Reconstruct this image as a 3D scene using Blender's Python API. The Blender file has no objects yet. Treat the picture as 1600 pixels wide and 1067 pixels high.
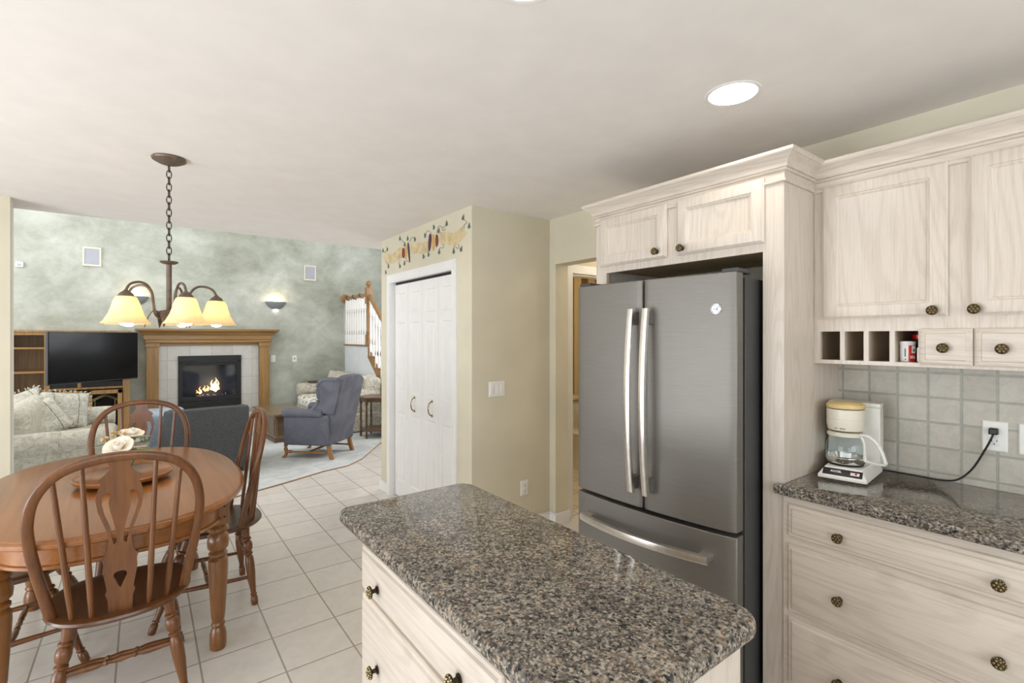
import bpy, bmesh, math, random
from mathutils import Vector, Matrix
random.seed(7)
PI = math.pi
S = bpy.context.scene
COL = S.collection
# ------------------------------------------------------------------ camera
cam_d = bpy.data.cameras.new('camera')
cam_d.sensor_width = 36.0
cam_d.lens = 36.0 * 763.0 / 1600.0
cam_d.shift_y = -7.5 / 1600.0
cam_d.clip_start = 0.05
cam = bpy.data.objects.new('camera', cam_d)
COL.objects.link(cam)
cam.location = (0, 0, 1.5)
cam.rotation_euler = (PI / 2, 0, -math.radians(37.05))
S.camera = cam
S.view_settings.view_transform = 'Standard'
S.view_settings.look = 'None'
S.view_settings.gamma = 1.0
S.view_settings.use_curve_mapping = False
S.view_settings.exposure = -0.16
# ------------------------------------------------------------------ sky, daylight through the windows, added fill lamps
W = bpy.data.worlds.new('sky')
S.world = W
W.use_nodes = True
W.node_tree.nodes['Background'].inputs[0].default_value = (0.85, 0.92, 1.0, 1)
W.node_tree.nodes['Background'].inputs[1].default_value = 1.2

def area(name, loc, direction, sx, sy, power, color=(1, 1, 1)):
    d = bpy.data.lights.new(name, 'AREA')
    d.shape = 'RECTANGLE'; d.size = sx; d.size_y = sy; d.energy = power; d.color = color
    o = bpy.data.objects.new(name, d); COL.objects.link(o)
    o.location = loc
    o.rotation_euler = Vector(direction).to_track_quat('-Z', 'Y').to_euler()
    return o

def point(name, loc, power, color, r=0.03):
    d = bpy.data.lights.new(name, 'POINT')
    d.energy = power; d.color = color; d.shadow_soft_size = r
    o = bpy.data.objects.new(name, d); COL.objects.link(o); o.location = loc
    return o

def spot(name, loc, direction, power, color, angle=120, r=0.06, blend=0.6):
    d = bpy.data.lights.new(name, 'SPOT')
    d.energy = power; d.color = color; d.spot_size = math.radians(angle); d.spot_blend = blend; d.shadow_soft_size = r
    o = bpy.data.objects.new(name, d); COL.objects.link(o); o.location = loc
    o.rotation_euler = Vector(direction).to_track_quat('-Z', 'Y').to_euler()
    return o

DAY = (0.84, 0.92, 1.0)
area('patio_daylight', (-3.28, 1.9, 1.15), (1, 0, 0.25), 3.2, 2.1, 84, DAY)
area('ceiling_uplight_fill', (-3.75, 1.9, 0.15), (1, 0, 0.75), 3.4, 1.2, 138, (0.92, 0.95, 1.0))  # added low lamp aimed up through the opening to brighten the kitchen ceiling
area('sink_window_daylight', (0.5, -2.78, 1.5), (0, 1, 0.55), 2.4, 1.2, 62, DAY)
area('nook_window_daylight', (-1.8, -2.78, 1.5), (0.2, 1, 0.55), 1.6, 1.2, 46, DAY)
area('foyer_daylight', (4.3, 6.3, 2.3), (-1, 0.1, -0.1), 1.8, 2.2, 75, (0.98, 0.98, 1.0))
area('great_room_daylight', (-3.38, 7.4, 2.5), (1, 0.15, -0.05), 3.4, 3.8, 150, (0.98, 0.98, 1.0))
area('great_room_high_fill', (-0.8, 5.3, 4.0), (0, 1, -0.25), 4.0, 1.6, 70, (1.0, 0.99, 0.97))  # added fill hung inside the room towards the green wall, no window behind

# ------------------------------------------------------------------ materials
def lin(c):
    return tuple(((v / 255.0) / 12.92 if v / 255.0 <= 0.04045 else ((v / 255.0 + 0.055) / 1.055) ** 2.4) for v in c) + (1.0,)

def newmat(name):
    m = bpy.data.materials.new(name); m.use_nodes = True
    nt = m.node_tree
    return m, nt, nt.nodes['Principled BSDF']

def coords(nt, scale=(1, 1, 1), loc=(0, 0, 0), rot=(0, 0, 0), space='Object'):
    tc = nt.nodes.new('ShaderNodeTexCoord')
    mp = nt.nodes.new('ShaderNodeMapping')
    mp.inputs['Scale'].default_value = scale
    mp.inputs['Location'].default_value = loc
    mp.inputs['Rotation'].default_value = rot
    nt.links.new(tc.outputs[space], mp.inputs['Vector'])
    return mp.outputs['Vector']

def noise(nt, vec, scale, detail=4, rough=0.55, dist=0.0):
    n = nt.nodes.new('ShaderNodeTexNoise')
    n.inputs['Scale'].default_value = scale; n.inputs['Detail'].default_value = detail
    n.inputs['Roughness'].default_value = rough; n.inputs['Distortion'].default_value = dist
    nt.links.new(vec, n.inputs['Vector'])
    return n.outputs['Fac']

def ramp(nt, fac, stops, interp='LINEAR'):
    r = nt.nodes.new('ShaderNodeValToRGB')
    cr = r.color_ramp; cr.interpolation = interp
    while len(cr.elements) < len(stops): cr.elements.new(0.5)
    for e, (p, c) in zip(cr.elements, stops):
        e.position = p; e.color = lin(c) if isinstance(c, tuple) else (c, c, c, 1)
    nt.links.new(fac, r.inputs['Fac'])
    return r.outputs['Color']

def mixc(nt, fac, a, b, mode='MIX'):
    m = nt.nodes.new('ShaderNodeMix'); m.data_type = 'RGBA'; m.blend_type = mode
    for sock, v in ((m.inputs[0], fac), (m.inputs[6], a), (m.inputs[7], b)):
        if isinstance(v, (int, float)): sock.default_value = v
        elif isinstance(v, tuple): sock.default_value = v
        else: nt.links.new(v, sock)
    return m.outputs[2]

def bump(nt, b, height, strength=0.2, dist=0.01):
    n = nt.nodes.new('ShaderNodeBump')
    n.inputs['Strength'].default_value = strength; n.inputs['Distance'].default_value = dist
    nt.links.new(height, n.inputs['Height'])
    nt.links.new(n.outputs['Normal'], b.inputs['Normal'])

def plain(name, c, rough=0.5, metal=0.0, var=0.06, scale=6, bmp=0.0, bscale=200, spec=0.5, coat=0.0):
    m, nt, b = newmat(name)
    v = coords(nt)
    f = noise(nt, v, scale, 3)
    lo = tuple(max(0, int(x * (1 - var))) for x in c); hi = tuple(min(255, int(x * (1 + var))) for x in c)
    nt.links.new(ramp(nt, f, [(0.3, lo), (0.7, hi)]), b.inputs['Base Color'])
    b.inputs['Roughness'].default_value = rough; b.inputs['Metallic'].default_value = metal
    b.inputs['Specular IOR Level'].default_value = spec
    b.inputs['Coat Weight'].default_value = coat
    if bmp: bump(nt, b, noise(nt, v, bscale, 2), bmp, 0.002)
    return m

def emis(name, c, strength):
    m, nt, b = newmat(name)
    b.inputs['Base Color'].default_value = (0.8, 0.8, 0.8, 1)
    b.inputs['Emission Color'].default_value = lin(c); b.inputs['Emission Strength'].default_value = strength
    return m

def wood(name, dark, mid, light, axis=2, rough=0.35, ring=14, fine=60, coat=0.0, bmp=0.1, stretch=0.06):
    m, nt, b = newmat(name)
    sc = [1, 1, 1]; sc[axis] = stretch
    v = coords(nt, tuple(sc))
    f1 = noise(nt, v, ring, 4, 0.6, 0.6)
    sc2 = [1, 1, 1]; sc2[axis] = stretch * 0.5
    f2 = noise(nt, coords(nt, tuple(sc2)), fine, 3, 0.6)
    c1 = ramp(nt, f1, [(0.25, dark), (0.5, mid), (0.75, light)])
    c2 = ramp(nt, f2, [(0.3, dark), (0.62, light)])
    nt.links.new(mixc(nt, 0.35, c1, c2), b.inputs['Base Color'])
    b.inputs['Roughness'].default_value = rough; b.inputs['Coat Weight'].default_value = coat
    b.inputs['Coat Roughness'].default_value = 0.12
    if bmp: bump(nt, b, f2, bmp, 0.002)
    return m

def glassy(name, tint=(255, 255, 255), gloss=0.08, rough=0.02):
    m = bpy.data.materials.new(name); m.use_nodes = True
    nt = m.node_tree; nt.nodes.clear()
    out = nt.nodes.new('ShaderNodeOutputMaterial')
    tr = nt.nodes.new('ShaderNodeBsdfTransparent'); tr.inputs[0].default_value = lin(tint)
    gl = nt.nodes.new('ShaderNodeBsdfGlossy'); gl.inputs['Roughness'].default_value = rough
    fr = nt.nodes.new('ShaderNodeLayerWeight'); fr.inputs['Blend'].default_value = 0.22
    pw = nt.nodes.new('ShaderNodeMath'); pw.operation = 'POWER'; pw.inputs[1].default_value = 2.2; nt.links.new(fr.outputs['Facing'], pw.inputs[0])
    ad = nt.nodes.new('ShaderNodeMath'); ad.operation = 'ADD'; ad.use_clamp = True
    ad.inputs[1].default_value = gloss
    nt.links.new(pw.outputs[0], ad.inputs[0])
    mx = nt.nodes.new('ShaderNodeMixShader')
    nt.links.new(ad.outputs[0], mx.inputs[0]); nt.links.new(tr.outputs[0], mx.inputs[1]); nt.links.new(gl.outputs[0], mx.inputs[2])
    nt.links.new(mx.outputs[0], out.inputs[0])
    return m

M = {}
M['ceiling'] = plain('ceiling_paint', (238, 233, 228), 0.9, var=0.01, bmp=0.05, bscale=120, spec=0.1)
M['wall'] = plain('beige_wall_paint', (216, 208, 186), 0.7, var=0.02, scale=2, bmp=0.05, bscale=150, spec=0.2)
M['white_paint'] = plain('white_trim_paint', (236, 234, 231), 0.4, var=0.01, spec=0.4)
M['white_wall'] = plain('pale_wall_paint', (220, 224, 226), 0.7, var=0.015, spec=0.2)
M['white_plastic'] = plain('white_plastic', (238, 236, 230), 0.35, var=0.01)

def green_wall():
    m, nt, b = newmat('sponged_green_wall')
    v = coords(nt, (1, 1, 1.25))
    f = noise(nt, v, 1.1, 6, 0.62, 0.4)
    f2 = noise(nt, v, 5.0, 5, 0.65, 0.3)
    c1 = ramp(nt, f, [(0.34, (146, 148, 132)), (0.46, (168, 172, 158)), (0.56, (186, 190, 179)), (0.68, (208, 211, 201))])
    c2 = ramp(nt, f2, [(0.35, (150, 153, 138)), (0.62, (202, 206, 196))])
    nt.links.new(mixc(nt, 0.3, c1, c2), b.inputs['Base Color'])
    b.inputs['Roughness'].default_value = 0.6
    return m
M['green'] = green_wall()

def tile_mat(name, size, ca, cb, grout, mortar, rough, uaxis='X', vaxis='Y', off=(0, 0), vein=(0.25, 2.5), bstr=0.3, coat=0.0):
    m, nt, b = newmat(name)
    tc = nt.nodes.new('ShaderNodeTexCoord'); sp = nt.nodes.new('ShaderNodeSeparateXYZ'); cb_ = nt.nodes.new('ShaderNodeCombineXYZ')
    nt.links.new(tc.outputs['Object'], sp.inputs[0])
    for ax, o, s in ((uaxis, off[0], 0), (vaxis, off[1], 1)):
        mth = nt.nodes.new('ShaderNodeMath'); mth.operation = 'SUBTRACT'; mth.inputs[1].default_value = o
        nt.links.new(sp.outputs[ax], mth.inputs[0]); nt.links.new(mth.outputs[0], cb_.inputs[s])
    br = nt.nodes.new('ShaderNodeTexBrick')
    br.offset = 0.0; br.squash = 1.0
    br.inputs['Scale'].default_value = 1.0
    br.inputs['Brick Width'].default_value = size[0]; br.inputs['Row Height'].default_value = size[1]
    br.inputs['Mortar Size'].default_value = mortar; br.inputs['Mortar Smooth'].default_value = 0.3
    br.inputs['Bias'].default_value = 0.0
    br.inputs['Color1'].default_value = lin(ca); br.inputs['Color2'].default_value = lin(cb); br.inputs['Mortar'].default_value = lin(grout)
    nt.links.new(cb_.outputs[0], br.inputs['Vector'])
    f = noise(nt, tc.outputs['Object'], vein[1] * 2, 6, 0.65, 1.0)
    mod = ramp(nt, f, [(0.3, 1.0 - vein[0]), (0.62, 1.0)])
    nt.links.new(mixc(nt, 1.0, br.outputs['Color'], mod, 'MULTIPLY'), b.inputs['Base Color'])
    b.inputs['Roughness'].default_value = rough; b.inputs['Coat Weight'].default_value = coat
    inv = nt.nodes.new('ShaderNodeMath'); inv.operation = 'SUBTRACT'; inv.inputs[0].default_value = 1.0
    nt.links.new(br.outputs['Fac'], inv.inputs[1])
    bump(nt, b, inv.outputs[0], bstr, 0.004)
    return m
M['floor'] = tile_mat('cream_floor_tile', (0.3048, 0.3048), (228, 222, 214), (220, 213, 204), (166, 158, 145), 0.0045, 0.26, off=(0.512 - 0.3048 * 20, 2.352 - 0.3048 * 20), vein=(0.10, 4))
M['backsplash'] = tile_mat('stone_backsplash_tile', (0.1035, 0.1025), (204, 197, 185), (190, 183, 170), (172, 170, 158), 0.005, 0.5, 'Y', 'Z', (0.475 - 0.1035 * 20, 0.941 - 0.1025 * 20), vein=(0.16, 12), bstr=0.5)
M['fire_tile'] = tile_mat('pale_fireplace_tile', (0.30, 0.30), (205, 202, 195), (196, 192, 185), (170, 166, 158), 0.004, 0.45, 'X', 'Z', (0.30 - 6, 0.22 - 6), vein=(0.10, 6))
M['hearth_top'] = tile_mat('taupe_hearth_tile', (0.33, 0.2), (150, 142, 132), (140, 133, 124), (205, 200, 190), 0.008, 0.4, 'X', 'Y', (0.45 - 6.6, 9.06 - 8), vein=(0.10, 6))
M['bath_floor'] = tile_mat('cream_bath_tile', (0.3048, 0.3048), (222, 210, 188), (214, 202, 180), (160, 148, 124), 0.006, 0.35, vein=(0.08, 4))

def granite():
    m, nt, b = newmat('speckled_granite')
    v = coords(nt)
    def grains(scale, off):
        vo = nt.nodes.new('ShaderNodeTexVoronoi'); vo.inputs['Scale'].default_value = scale
        wob = nt.nodes.new('ShaderNodeTexNoise'); wob.inputs['Scale'].default_value = scale * 1.1; wob.inputs['Detail'].default_value = 3
        nt.links.new(v, wob.inputs['Vector'])
        add = nt.nodes.new('ShaderNodeVectorMath'); add.operation = 'MULTIPLY_ADD'
        add.inputs[1].default_value = (1.6 / scale,) * 3
        nt.links.new(wob.outputs['Color'], add.inputs[0]); nt.links.new(v, add.inputs[2])
        nt.links.new(add.outputs[0], vo.inputs['Vector'])
        sep = nt.nodes.new('ShaderNodeSeparateColor'); nt.links.new(vo.outputs['Color'], sep.inputs[0])
        return sep
    big = noise(nt, v, 7.0, 4, 0.65)
    ma = nt.nodes.new('ShaderNodeMath'); ma.operation = 'MULTIPLY_ADD'; ma.inputs[1].default_value = 0.6; ma.inputs[2].default_value = -0.3
    nt.links.new(big, ma.inputs[0])
    s1 = grains(100, 0); s2 = grains(195, 1)
    mb = nt.nodes.new('ShaderNodeMath'); mb.operation = 'ADD'
    nt.links.new(s1.outputs[0], mb.inputs[0]); nt.links.new(ma.outputs[0], mb.inputs[1])
    c = ramp(nt, mb.outputs[0], [(0.0, (54, 53, 53)), (0.22, (94, 89, 83)), (0.42, (134, 125, 113)), (0.62, (114, 102, 90)), (0.78, (158, 147, 132)), (0.93, (146, 120, 96))], 'CONSTANT')
    mb2 = nt.nodes.new('ShaderNodeMath'); mb2.operation = 'ADD'
    nt.links.new(s2.outputs[1], mb2.inputs[0]); nt.links.new(ma.outputs[0], mb2.inputs[1])
    c2 = ramp(nt, mb2.outputs[0], [(0.0, (20, 21, 22)), (0.34, (88, 84, 79)), (0.54, (136, 127, 116)), (0.80, (186, 176, 161))], 'CONSTANT')
    nt.links.new(mixc(nt, 0.55, c, c2), b.inputs['Base Color'])
    b.inputs['Roughness'].default_value = 0.07; b.inputs['Specular IOR Level'].default_value = 0.26
    return m
M['granite'] = granite()
def limed_oak(name, axis, pale, line, amount=0.55, cross='X'):
    m, nt, b = newmat(name)
    tc = nt.nodes.new('ShaderNodeTexCoord')
    oi = nt.nodes.new('ShaderNodeObjectInfo')
    sc = [1, 1, 1]; sc[axis] = 0.13
    mp = nt.nodes.new('ShaderNodeMapping'); mp.inputs['Scale'].default_value = sc
    nt.links.new(tc.outputs['Object'], mp.inputs['Vector'])
    n = nt.nodes.new('ShaderNodeTexNoise'); n.inputs['Scale'].default_value = 4.0; n.inputs['Detail'].default_value = 2.0; n.inputs['Roughness'].default_value = 0.45
    nt.links.new(mp.outputs[0], n.inputs['Vector'])
    mul = nt.nodes.new('ShaderNodeMath'); mul.operation = 'MULTIPLY'; mul.inputs[1].default_value = 44.0
    nt.links.new(n.outputs['Fac'], mul.inputs[0])
    fr = nt.nodes.new('ShaderNodeMath'); fr.operation = 'PINGPONG'; fr.inputs[1].default_value = 1.0
    nt.links.new(mul.outputs[0], fr.inputs[0])
    sc2 = [1, 1, 1]; sc2[axis] = 0.035
    pores = noise(nt, coords(nt, tuple(sc2)), 170, 3, 0.7)
    mid = tuple(int(p * 0.5 + q * 0.5) for p, q in zip(pale, line))
    c1 = ramp(nt, fr.outputs[0], [(0.0, mid), (0.22, mid), (0.5, pale), (1.0, pale)])
    c2 = ramp(nt, pores, [(0.34, line), (0.52, pale)])
    slow = ramp(nt, noise(nt, coords(nt, tuple(sc)), 3.0, 2), [(0.3, 0.98), (0.7, 1.0)])
    nt.links.new(mixc(nt, 1.0, mixc(nt, 1 - amount, c1, c2), slow, 'MULTIPLY'), b.inputs['Base Color'])
    b.inputs['Roughness'].default_value = 0.42
    bump(nt, b, pores, 0.06, 0.002)
    return m
M['pickled'] = limed_oak('limed_oak', 2, (214, 202, 189), (191, 176, 160))
M['pickled_h'] = limed_oak('limed_oak_level_grain', 1, (214, 202, 189), (191, 176, 160))
M['pickled_panel'] = limed_oak('limed_oak_panel', 2, (215, 203, 190), (194, 179, 163))
M['cubby'] = wood('pickled_oak_inside', (172, 154, 132), (190, 172, 150), (200, 184, 162), 2, 0.5, 10, 70, bmp=0.08)
M['raw_wood'] = wood('raw_plywood', (176, 146, 104), (196, 166, 122), (210, 182, 140), 2, 0.6, 10, 60)
M['oak'] = wood('golden_oak', (112, 82, 42), (150, 114, 66), (178, 140, 88), 2, 0.4, 18, 90, coat=0.1)
M['oak_h'] = wood('golden_oak_level_grain', (112, 82, 42), (150, 114, 66), (178, 140, 88), 0, 0.4, 18, 90, coat=0.1)
M['stair_oak'] = wood('stair_oak', (118, 86, 50), (150, 112, 68), (172, 134, 86), 2, 0.4, 18, 90)
M['table_wood'] = wood('honey_brown_table_wood', (118, 70, 30), (150, 93, 44), (168, 108, 56), 1, 0.28, 9, 60, coat=0.2, bmp=0.03, stretch=0.05)
M['table_leg'] = wood('turned_leg_wood', (96, 58, 24), (126, 80, 36), (146, 96, 48), 2, 0.28, 12, 60, coat=0.3, bmp=0.03)
M['chair_wood'] = wood('brown_chair_wood', (74, 40, 16), (104, 60, 24), (126, 78, 34), 2, 0.34, 12, 60, coat=0.15, bmp=0.03)
M['chair_seat'] = wood('dark_chair_seat_wood', (66, 38, 18), (86, 52, 26), (104, 66, 34), 1, 0.34, 12, 50, coat=0.15, bmp=0.03)
M['dark_wood'] = wood('dark_occasional_wood', (62, 44, 28), (88, 64, 42), (106, 80, 54), 0, 0.35, 14, 60, coat=0.2)
M['chest_wood'] = wood('brown_coffee_table_wood', (88, 68, 44), (116, 92, 62), (134, 108, 76), 1, 0.3, 14, 60, coat=0.3)
M['chair_leg'] = wood('wing_chair_leg_wood', (120, 82, 46), (150, 106, 62), (170, 124, 78), 2, 0.35, 14, 60)
M['brass'] = plain('antique_brass', (146, 128, 90), 0.3, 0.95, var=0.2, scale=180)
M['brass_dark'] = plain('blackened_brass', (66, 56, 38), 0.4, 0.7, var=0.2, scale=120)
M['bronze'] = plain('rubbed_bronze', (114, 99, 87), 0.45, 0.5, var=0.12, scale=30)
M['chain'] = plain('dark_bronze_chain', (62, 52, 44), 0.45, 0.6, var=0.1)
M['bulb'] = emis('lit_bulb', (255, 246, 224), 7.0)
M['can_glow'] = emis('lit_downlight', (255, 250, 236), 6.0)
M['black'] = plain('matte_black_metal', (26, 26, 27), 0.45, 0.0, var=0.1)
M['black_gloss'] = plain('black_screen', (7, 8, 10), 0.14, 0.0, var=0.02, spec=0.22)
M['black_plastic'] = plain('black_plastic', (24, 24, 25), 0.4, var=0.05)
M['dark_gap'] = plain('dark_gasket', (18, 18, 19), 0.6)

def slate():
    m, nt, b = newmat('slate_steel')
    v = coords(nt, (1, 1, 90))
    f = noise(nt, v, 8, 3, 0.6)
    nt.links.new(ramp(nt, f, [(0.3, (126, 122, 116)), (0.7, (136, 132, 126))]), b.inputs['Base Color'])
    b.inputs['Metallic'].default_value = 0.8; b.inputs['Roughness'].default_value = 0.52
    b.inputs['Anisotropic'].default_value = 0.4
    return m
M['slate'] = slate()
M['fridge_side'] = plain('dark_fridge_side', (70, 70, 70), 0.5, 0.2, var=0.03)
M['steel'] = plain('brushed_steel', (228, 224, 218), 0.28, 1.0, var=0.03, scale=40)
M['chrome'] = plain('bright_chrome', (225, 225, 225), 0.12, 1.0, var=0.01)
M['cream_plastic'] = plain('cream_plastic', (226, 218, 200), 0.35, var=0.015)
M['white_appliance'] = plain('white_appliance_plastic', (232, 229, 220), 0.3, var=0.01)
M['yellow_lid'] = plain('aged_yellow_plastic', (214, 188, 130), 0.4, var=0.06, scale=18)
M['red'] = plain('red_print', (190, 28, 24), 0.35, var=0.03)
M['red_lid'] = plain('red_plastic_lid', (205, 22, 18), 0.25, var=0.03)
M['label_white'] = plain('white_label', (232, 230, 226), 0.4, var=0.01)
M['ink'] = plain('dark_ink', (70, 66, 78), 0.5)
M['glass'] = glassy('clear_glass', (238, 242, 242), 0.05)
M['fire_glass'] = glassy('firebox_glass', (225, 228, 235), 0.10, 0.06)
M['cab_glass'] = glassy('smoked_cabinet_glass', (120, 120, 118), 0.05)
M['coffee'] = plain('dark_coffee_residue', (60, 44, 34), 0.2)

def fabric(name, a, b_, c, scale, rough=0.9, bscale=300, fine=0.25):
    m, nt, b = newmat(name)
    v = coords(nt)
    f = noise(nt, v, scale, 3, 0.6, 1.6)
    f2 = noise(nt, v, bscale, 2, 0.6)
    c1 = ramp(nt, f, [(0.38, a), (0.5, b_), (0.6, c)])
    c2 = ramp(nt, f2, [(0.3, a), (0.7, c)])
    nt.links.new(mixc(nt, fine, c1, c2), b.inputs['Base Color'])
    b.inputs['Roughness'].default_value = rough; b.inputs['Specular IOR Level'].default_value = 0.15
    bump(nt, b, f2, 0.3, 0.003)
    return m
M['damask'] = fabric('cream_damask', (176, 171, 154), (200, 195, 180), (214, 209, 196), 17)
M['damask_pillow'] = fabric('grey_cream_pillow_fabric', (174, 172, 158), (200, 197, 184), (216, 213, 201), 20)
M['floral'] = fabric('floral_sofa_fabric', (162, 155, 134), (198, 192, 176), (220, 216, 205), 18)
M['seam'] = plain('dark_seam_cord', (112, 110, 100), 0.8)
M['fringe'] = fabric('cream_fringe', (150, 144, 128), (200, 194, 180), (216, 210, 198), 60)
def floral_seat():
    m, nt, b = newmat('bright_floral_fabric')
    v = coords(nt)
    vo = nt.nodes.new('ShaderNodeTexVoronoi'); vo.inputs['Scale'].default_value = 13
    nt.links.new(v, vo.inputs['Vector'])
    sp = nt.nodes.new('ShaderNodeSeparateColor'); nt.links.new(vo.outputs['Color'], sp.inputs[0])
    spot_c = ramp(nt, sp.outputs[0], [(0.0, (176, 150, 80)), (0.4, (96, 130, 116)), (0.7, (200, 180, 120))], 'CONSTANT')
    msk = ramp(nt, vo.outputs['Distance'], [(0.30, 1.0), (0.42, 0.0)])
    nt.links.new(mixc(nt, msk, lin((236, 234, 226)), spot_c), b.inputs['Base Color'])
    b.inputs['Roughness'].default_value = 0.9
    return m
M['floral_seat'] = floral_seat()
M['wing'] = fabric('blue_grey_wing_fabric', (94, 95, 104), (103, 104, 113), (112, 113, 122), 3, fine=0.3, bscale=400)
M['tweed'] = fabric('charcoal_tweed', (40, 41, 42), (70, 71, 72), (112, 113, 114), 160, fine=0.5, bscale=420)
M['blue_grey'] = fabric('pale_blue_grey_fabric', (140, 150, 164), (158, 166, 178), (172, 180, 190), 6)
M['carpet'] = fabric('pale_grey_carpet', (186, 188, 186), (204, 206, 204), (216, 218, 216), 3.0, fine=0.4, bscale=160)
M['oak_strip'] = M['stair_oak']
M['speaker_grille'] = plain('pale_grey_speaker_cloth', (176, 178, 188), 0.8, var=0.02)
M['sconce'] = plain('grey_ceramic', (128, 134, 136), 0.5, var=0.05)
M['porcelain'] = plain('white_porcelain', (232, 228, 220), 0.15, var=0.01)
M['seat_cream'] = plain('cream_toilet_seat', (226, 214, 190), 0.3, var=0.01)

def stripes():
    m, nt, b = newmat('brown_cream_striped_paper')
    tc = nt.nodes.new('ShaderNodeTexCoord'); sp = nt.nodes.new('ShaderNodeSeparateXYZ')
    nt.links.new(tc.outputs['Object'], sp.inputs[0])
    m1 = nt.nodes.new('ShaderNodeMath'); m1.operation = 'MULTIPLY_ADD'; m1.inputs[1].default_value = 4.0; m1.inputs[2].default_value = 0.32
    nt.links.new(sp.outputs['X'], m1.inputs[0])
    m2 = nt.nodes.new('ShaderNodeMath'); m2.operation = 'FRACT'; nt.links.new(m1.outputs[0], m2.inputs[0])
    f = noise(nt, coords(nt, (1, 1, .2)), 30, 3)
    br = ramp(nt, f, [(0.3, (120, 84, 48)), (0.7, (152, 112, 68))])
    msk = ramp(nt, m2.outputs[0], [(0.0, 1.0), (0.5, 0.0)], 'CONSTANT')
    nt.links.new(mixc(nt, msk, lin((228, 206, 158)), br), b.inputs['Base Color'])
    b.inputs['Roughness'].default_value = 0.7
    return m
M['stripes'] = stripes()

def shade_mat():
    m = bpy.data.materials.new('amber_frosted_glass'); m.use_nodes = True
    nt = m.node_tree; b = nt.nodes['Principled BSDF']; out = nt.nodes['Material Output']
    f = noise(nt, coords(nt), 18, 4, 0.6, 1.0)
    c = ramp(nt, f, [(0.3, (250, 232, 188)), (0.7, (253, 240, 210))])
    nt.links.new(c, b.inputs['Base Color']); b.inputs['Roughness'].default_value = 0.3
    t = nt.nodes.new('ShaderNodeBsdfTranslucent'); nt.links.new(c, t.inputs[0])
    mx = nt.nodes.new('ShaderNodeMixShader'); mx.inputs[0].default_value = 0.45
    nt.links.new(b.outputs[0], mx.inputs[1]); nt.links.new(t.outputs[0], mx.inputs[2]); nt.links.new(mx.outputs[0], out.inputs[0])
    return m
M['shade'] = shade_mat()
M['flame'] = emis('flame', (255, 186, 90), 5.0)
M['flame_core'] = emis('flame_core', (255, 226, 150), 7.0)
M['ember'] = emis('ember', (200, 50, 24), 0.7)
M['char'] = plain('charred_log', (58, 50, 46), 0.9, var=0.5, scale=30)
M['firebox'] = plain('sooty_firebox', (78, 79, 84), 0.7, var=0.15)
M['petal'] = plain('cream_petal', (247, 239, 226), 0.6, var=0.025, scale=20)
M['leaf'] = plain('pale_green_leaf', (150, 168, 122), 0.6, var=0.18, scale=25)
M['dark_leaf'] = plain('deep_green_leaf', (78, 110, 84), 0.6, var=0.2, scale=25)
M['berry'] = plain('tan_berry', (206, 178, 124), 0.5, var=0.15, scale=40)
M['vase_green'] = plain('green_glass_bowl', (96, 140, 118), 0.2, var=0.3, scale=50)
M['st_banner'] = plain('painted_tan_banner', (208, 190, 148), 0.8, var=0.09, scale=14)
M['st_red'] = plain('painted_russet_corn', (128, 62, 42), 0.8, var=0.25, scale=120)
M['st_tan'] = plain('painted_gold_corn', (206, 166, 92), 0.8, var=0.12, scale=80)
M['st_purple'] = plain('painted_plum_corn', (84, 54, 62), 0.8, var=0.35, scale=140)
M['st_leaf'] = plain('painted_green_leaf', (96, 110, 96), 0.8, var=0.15, scale=60)

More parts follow.
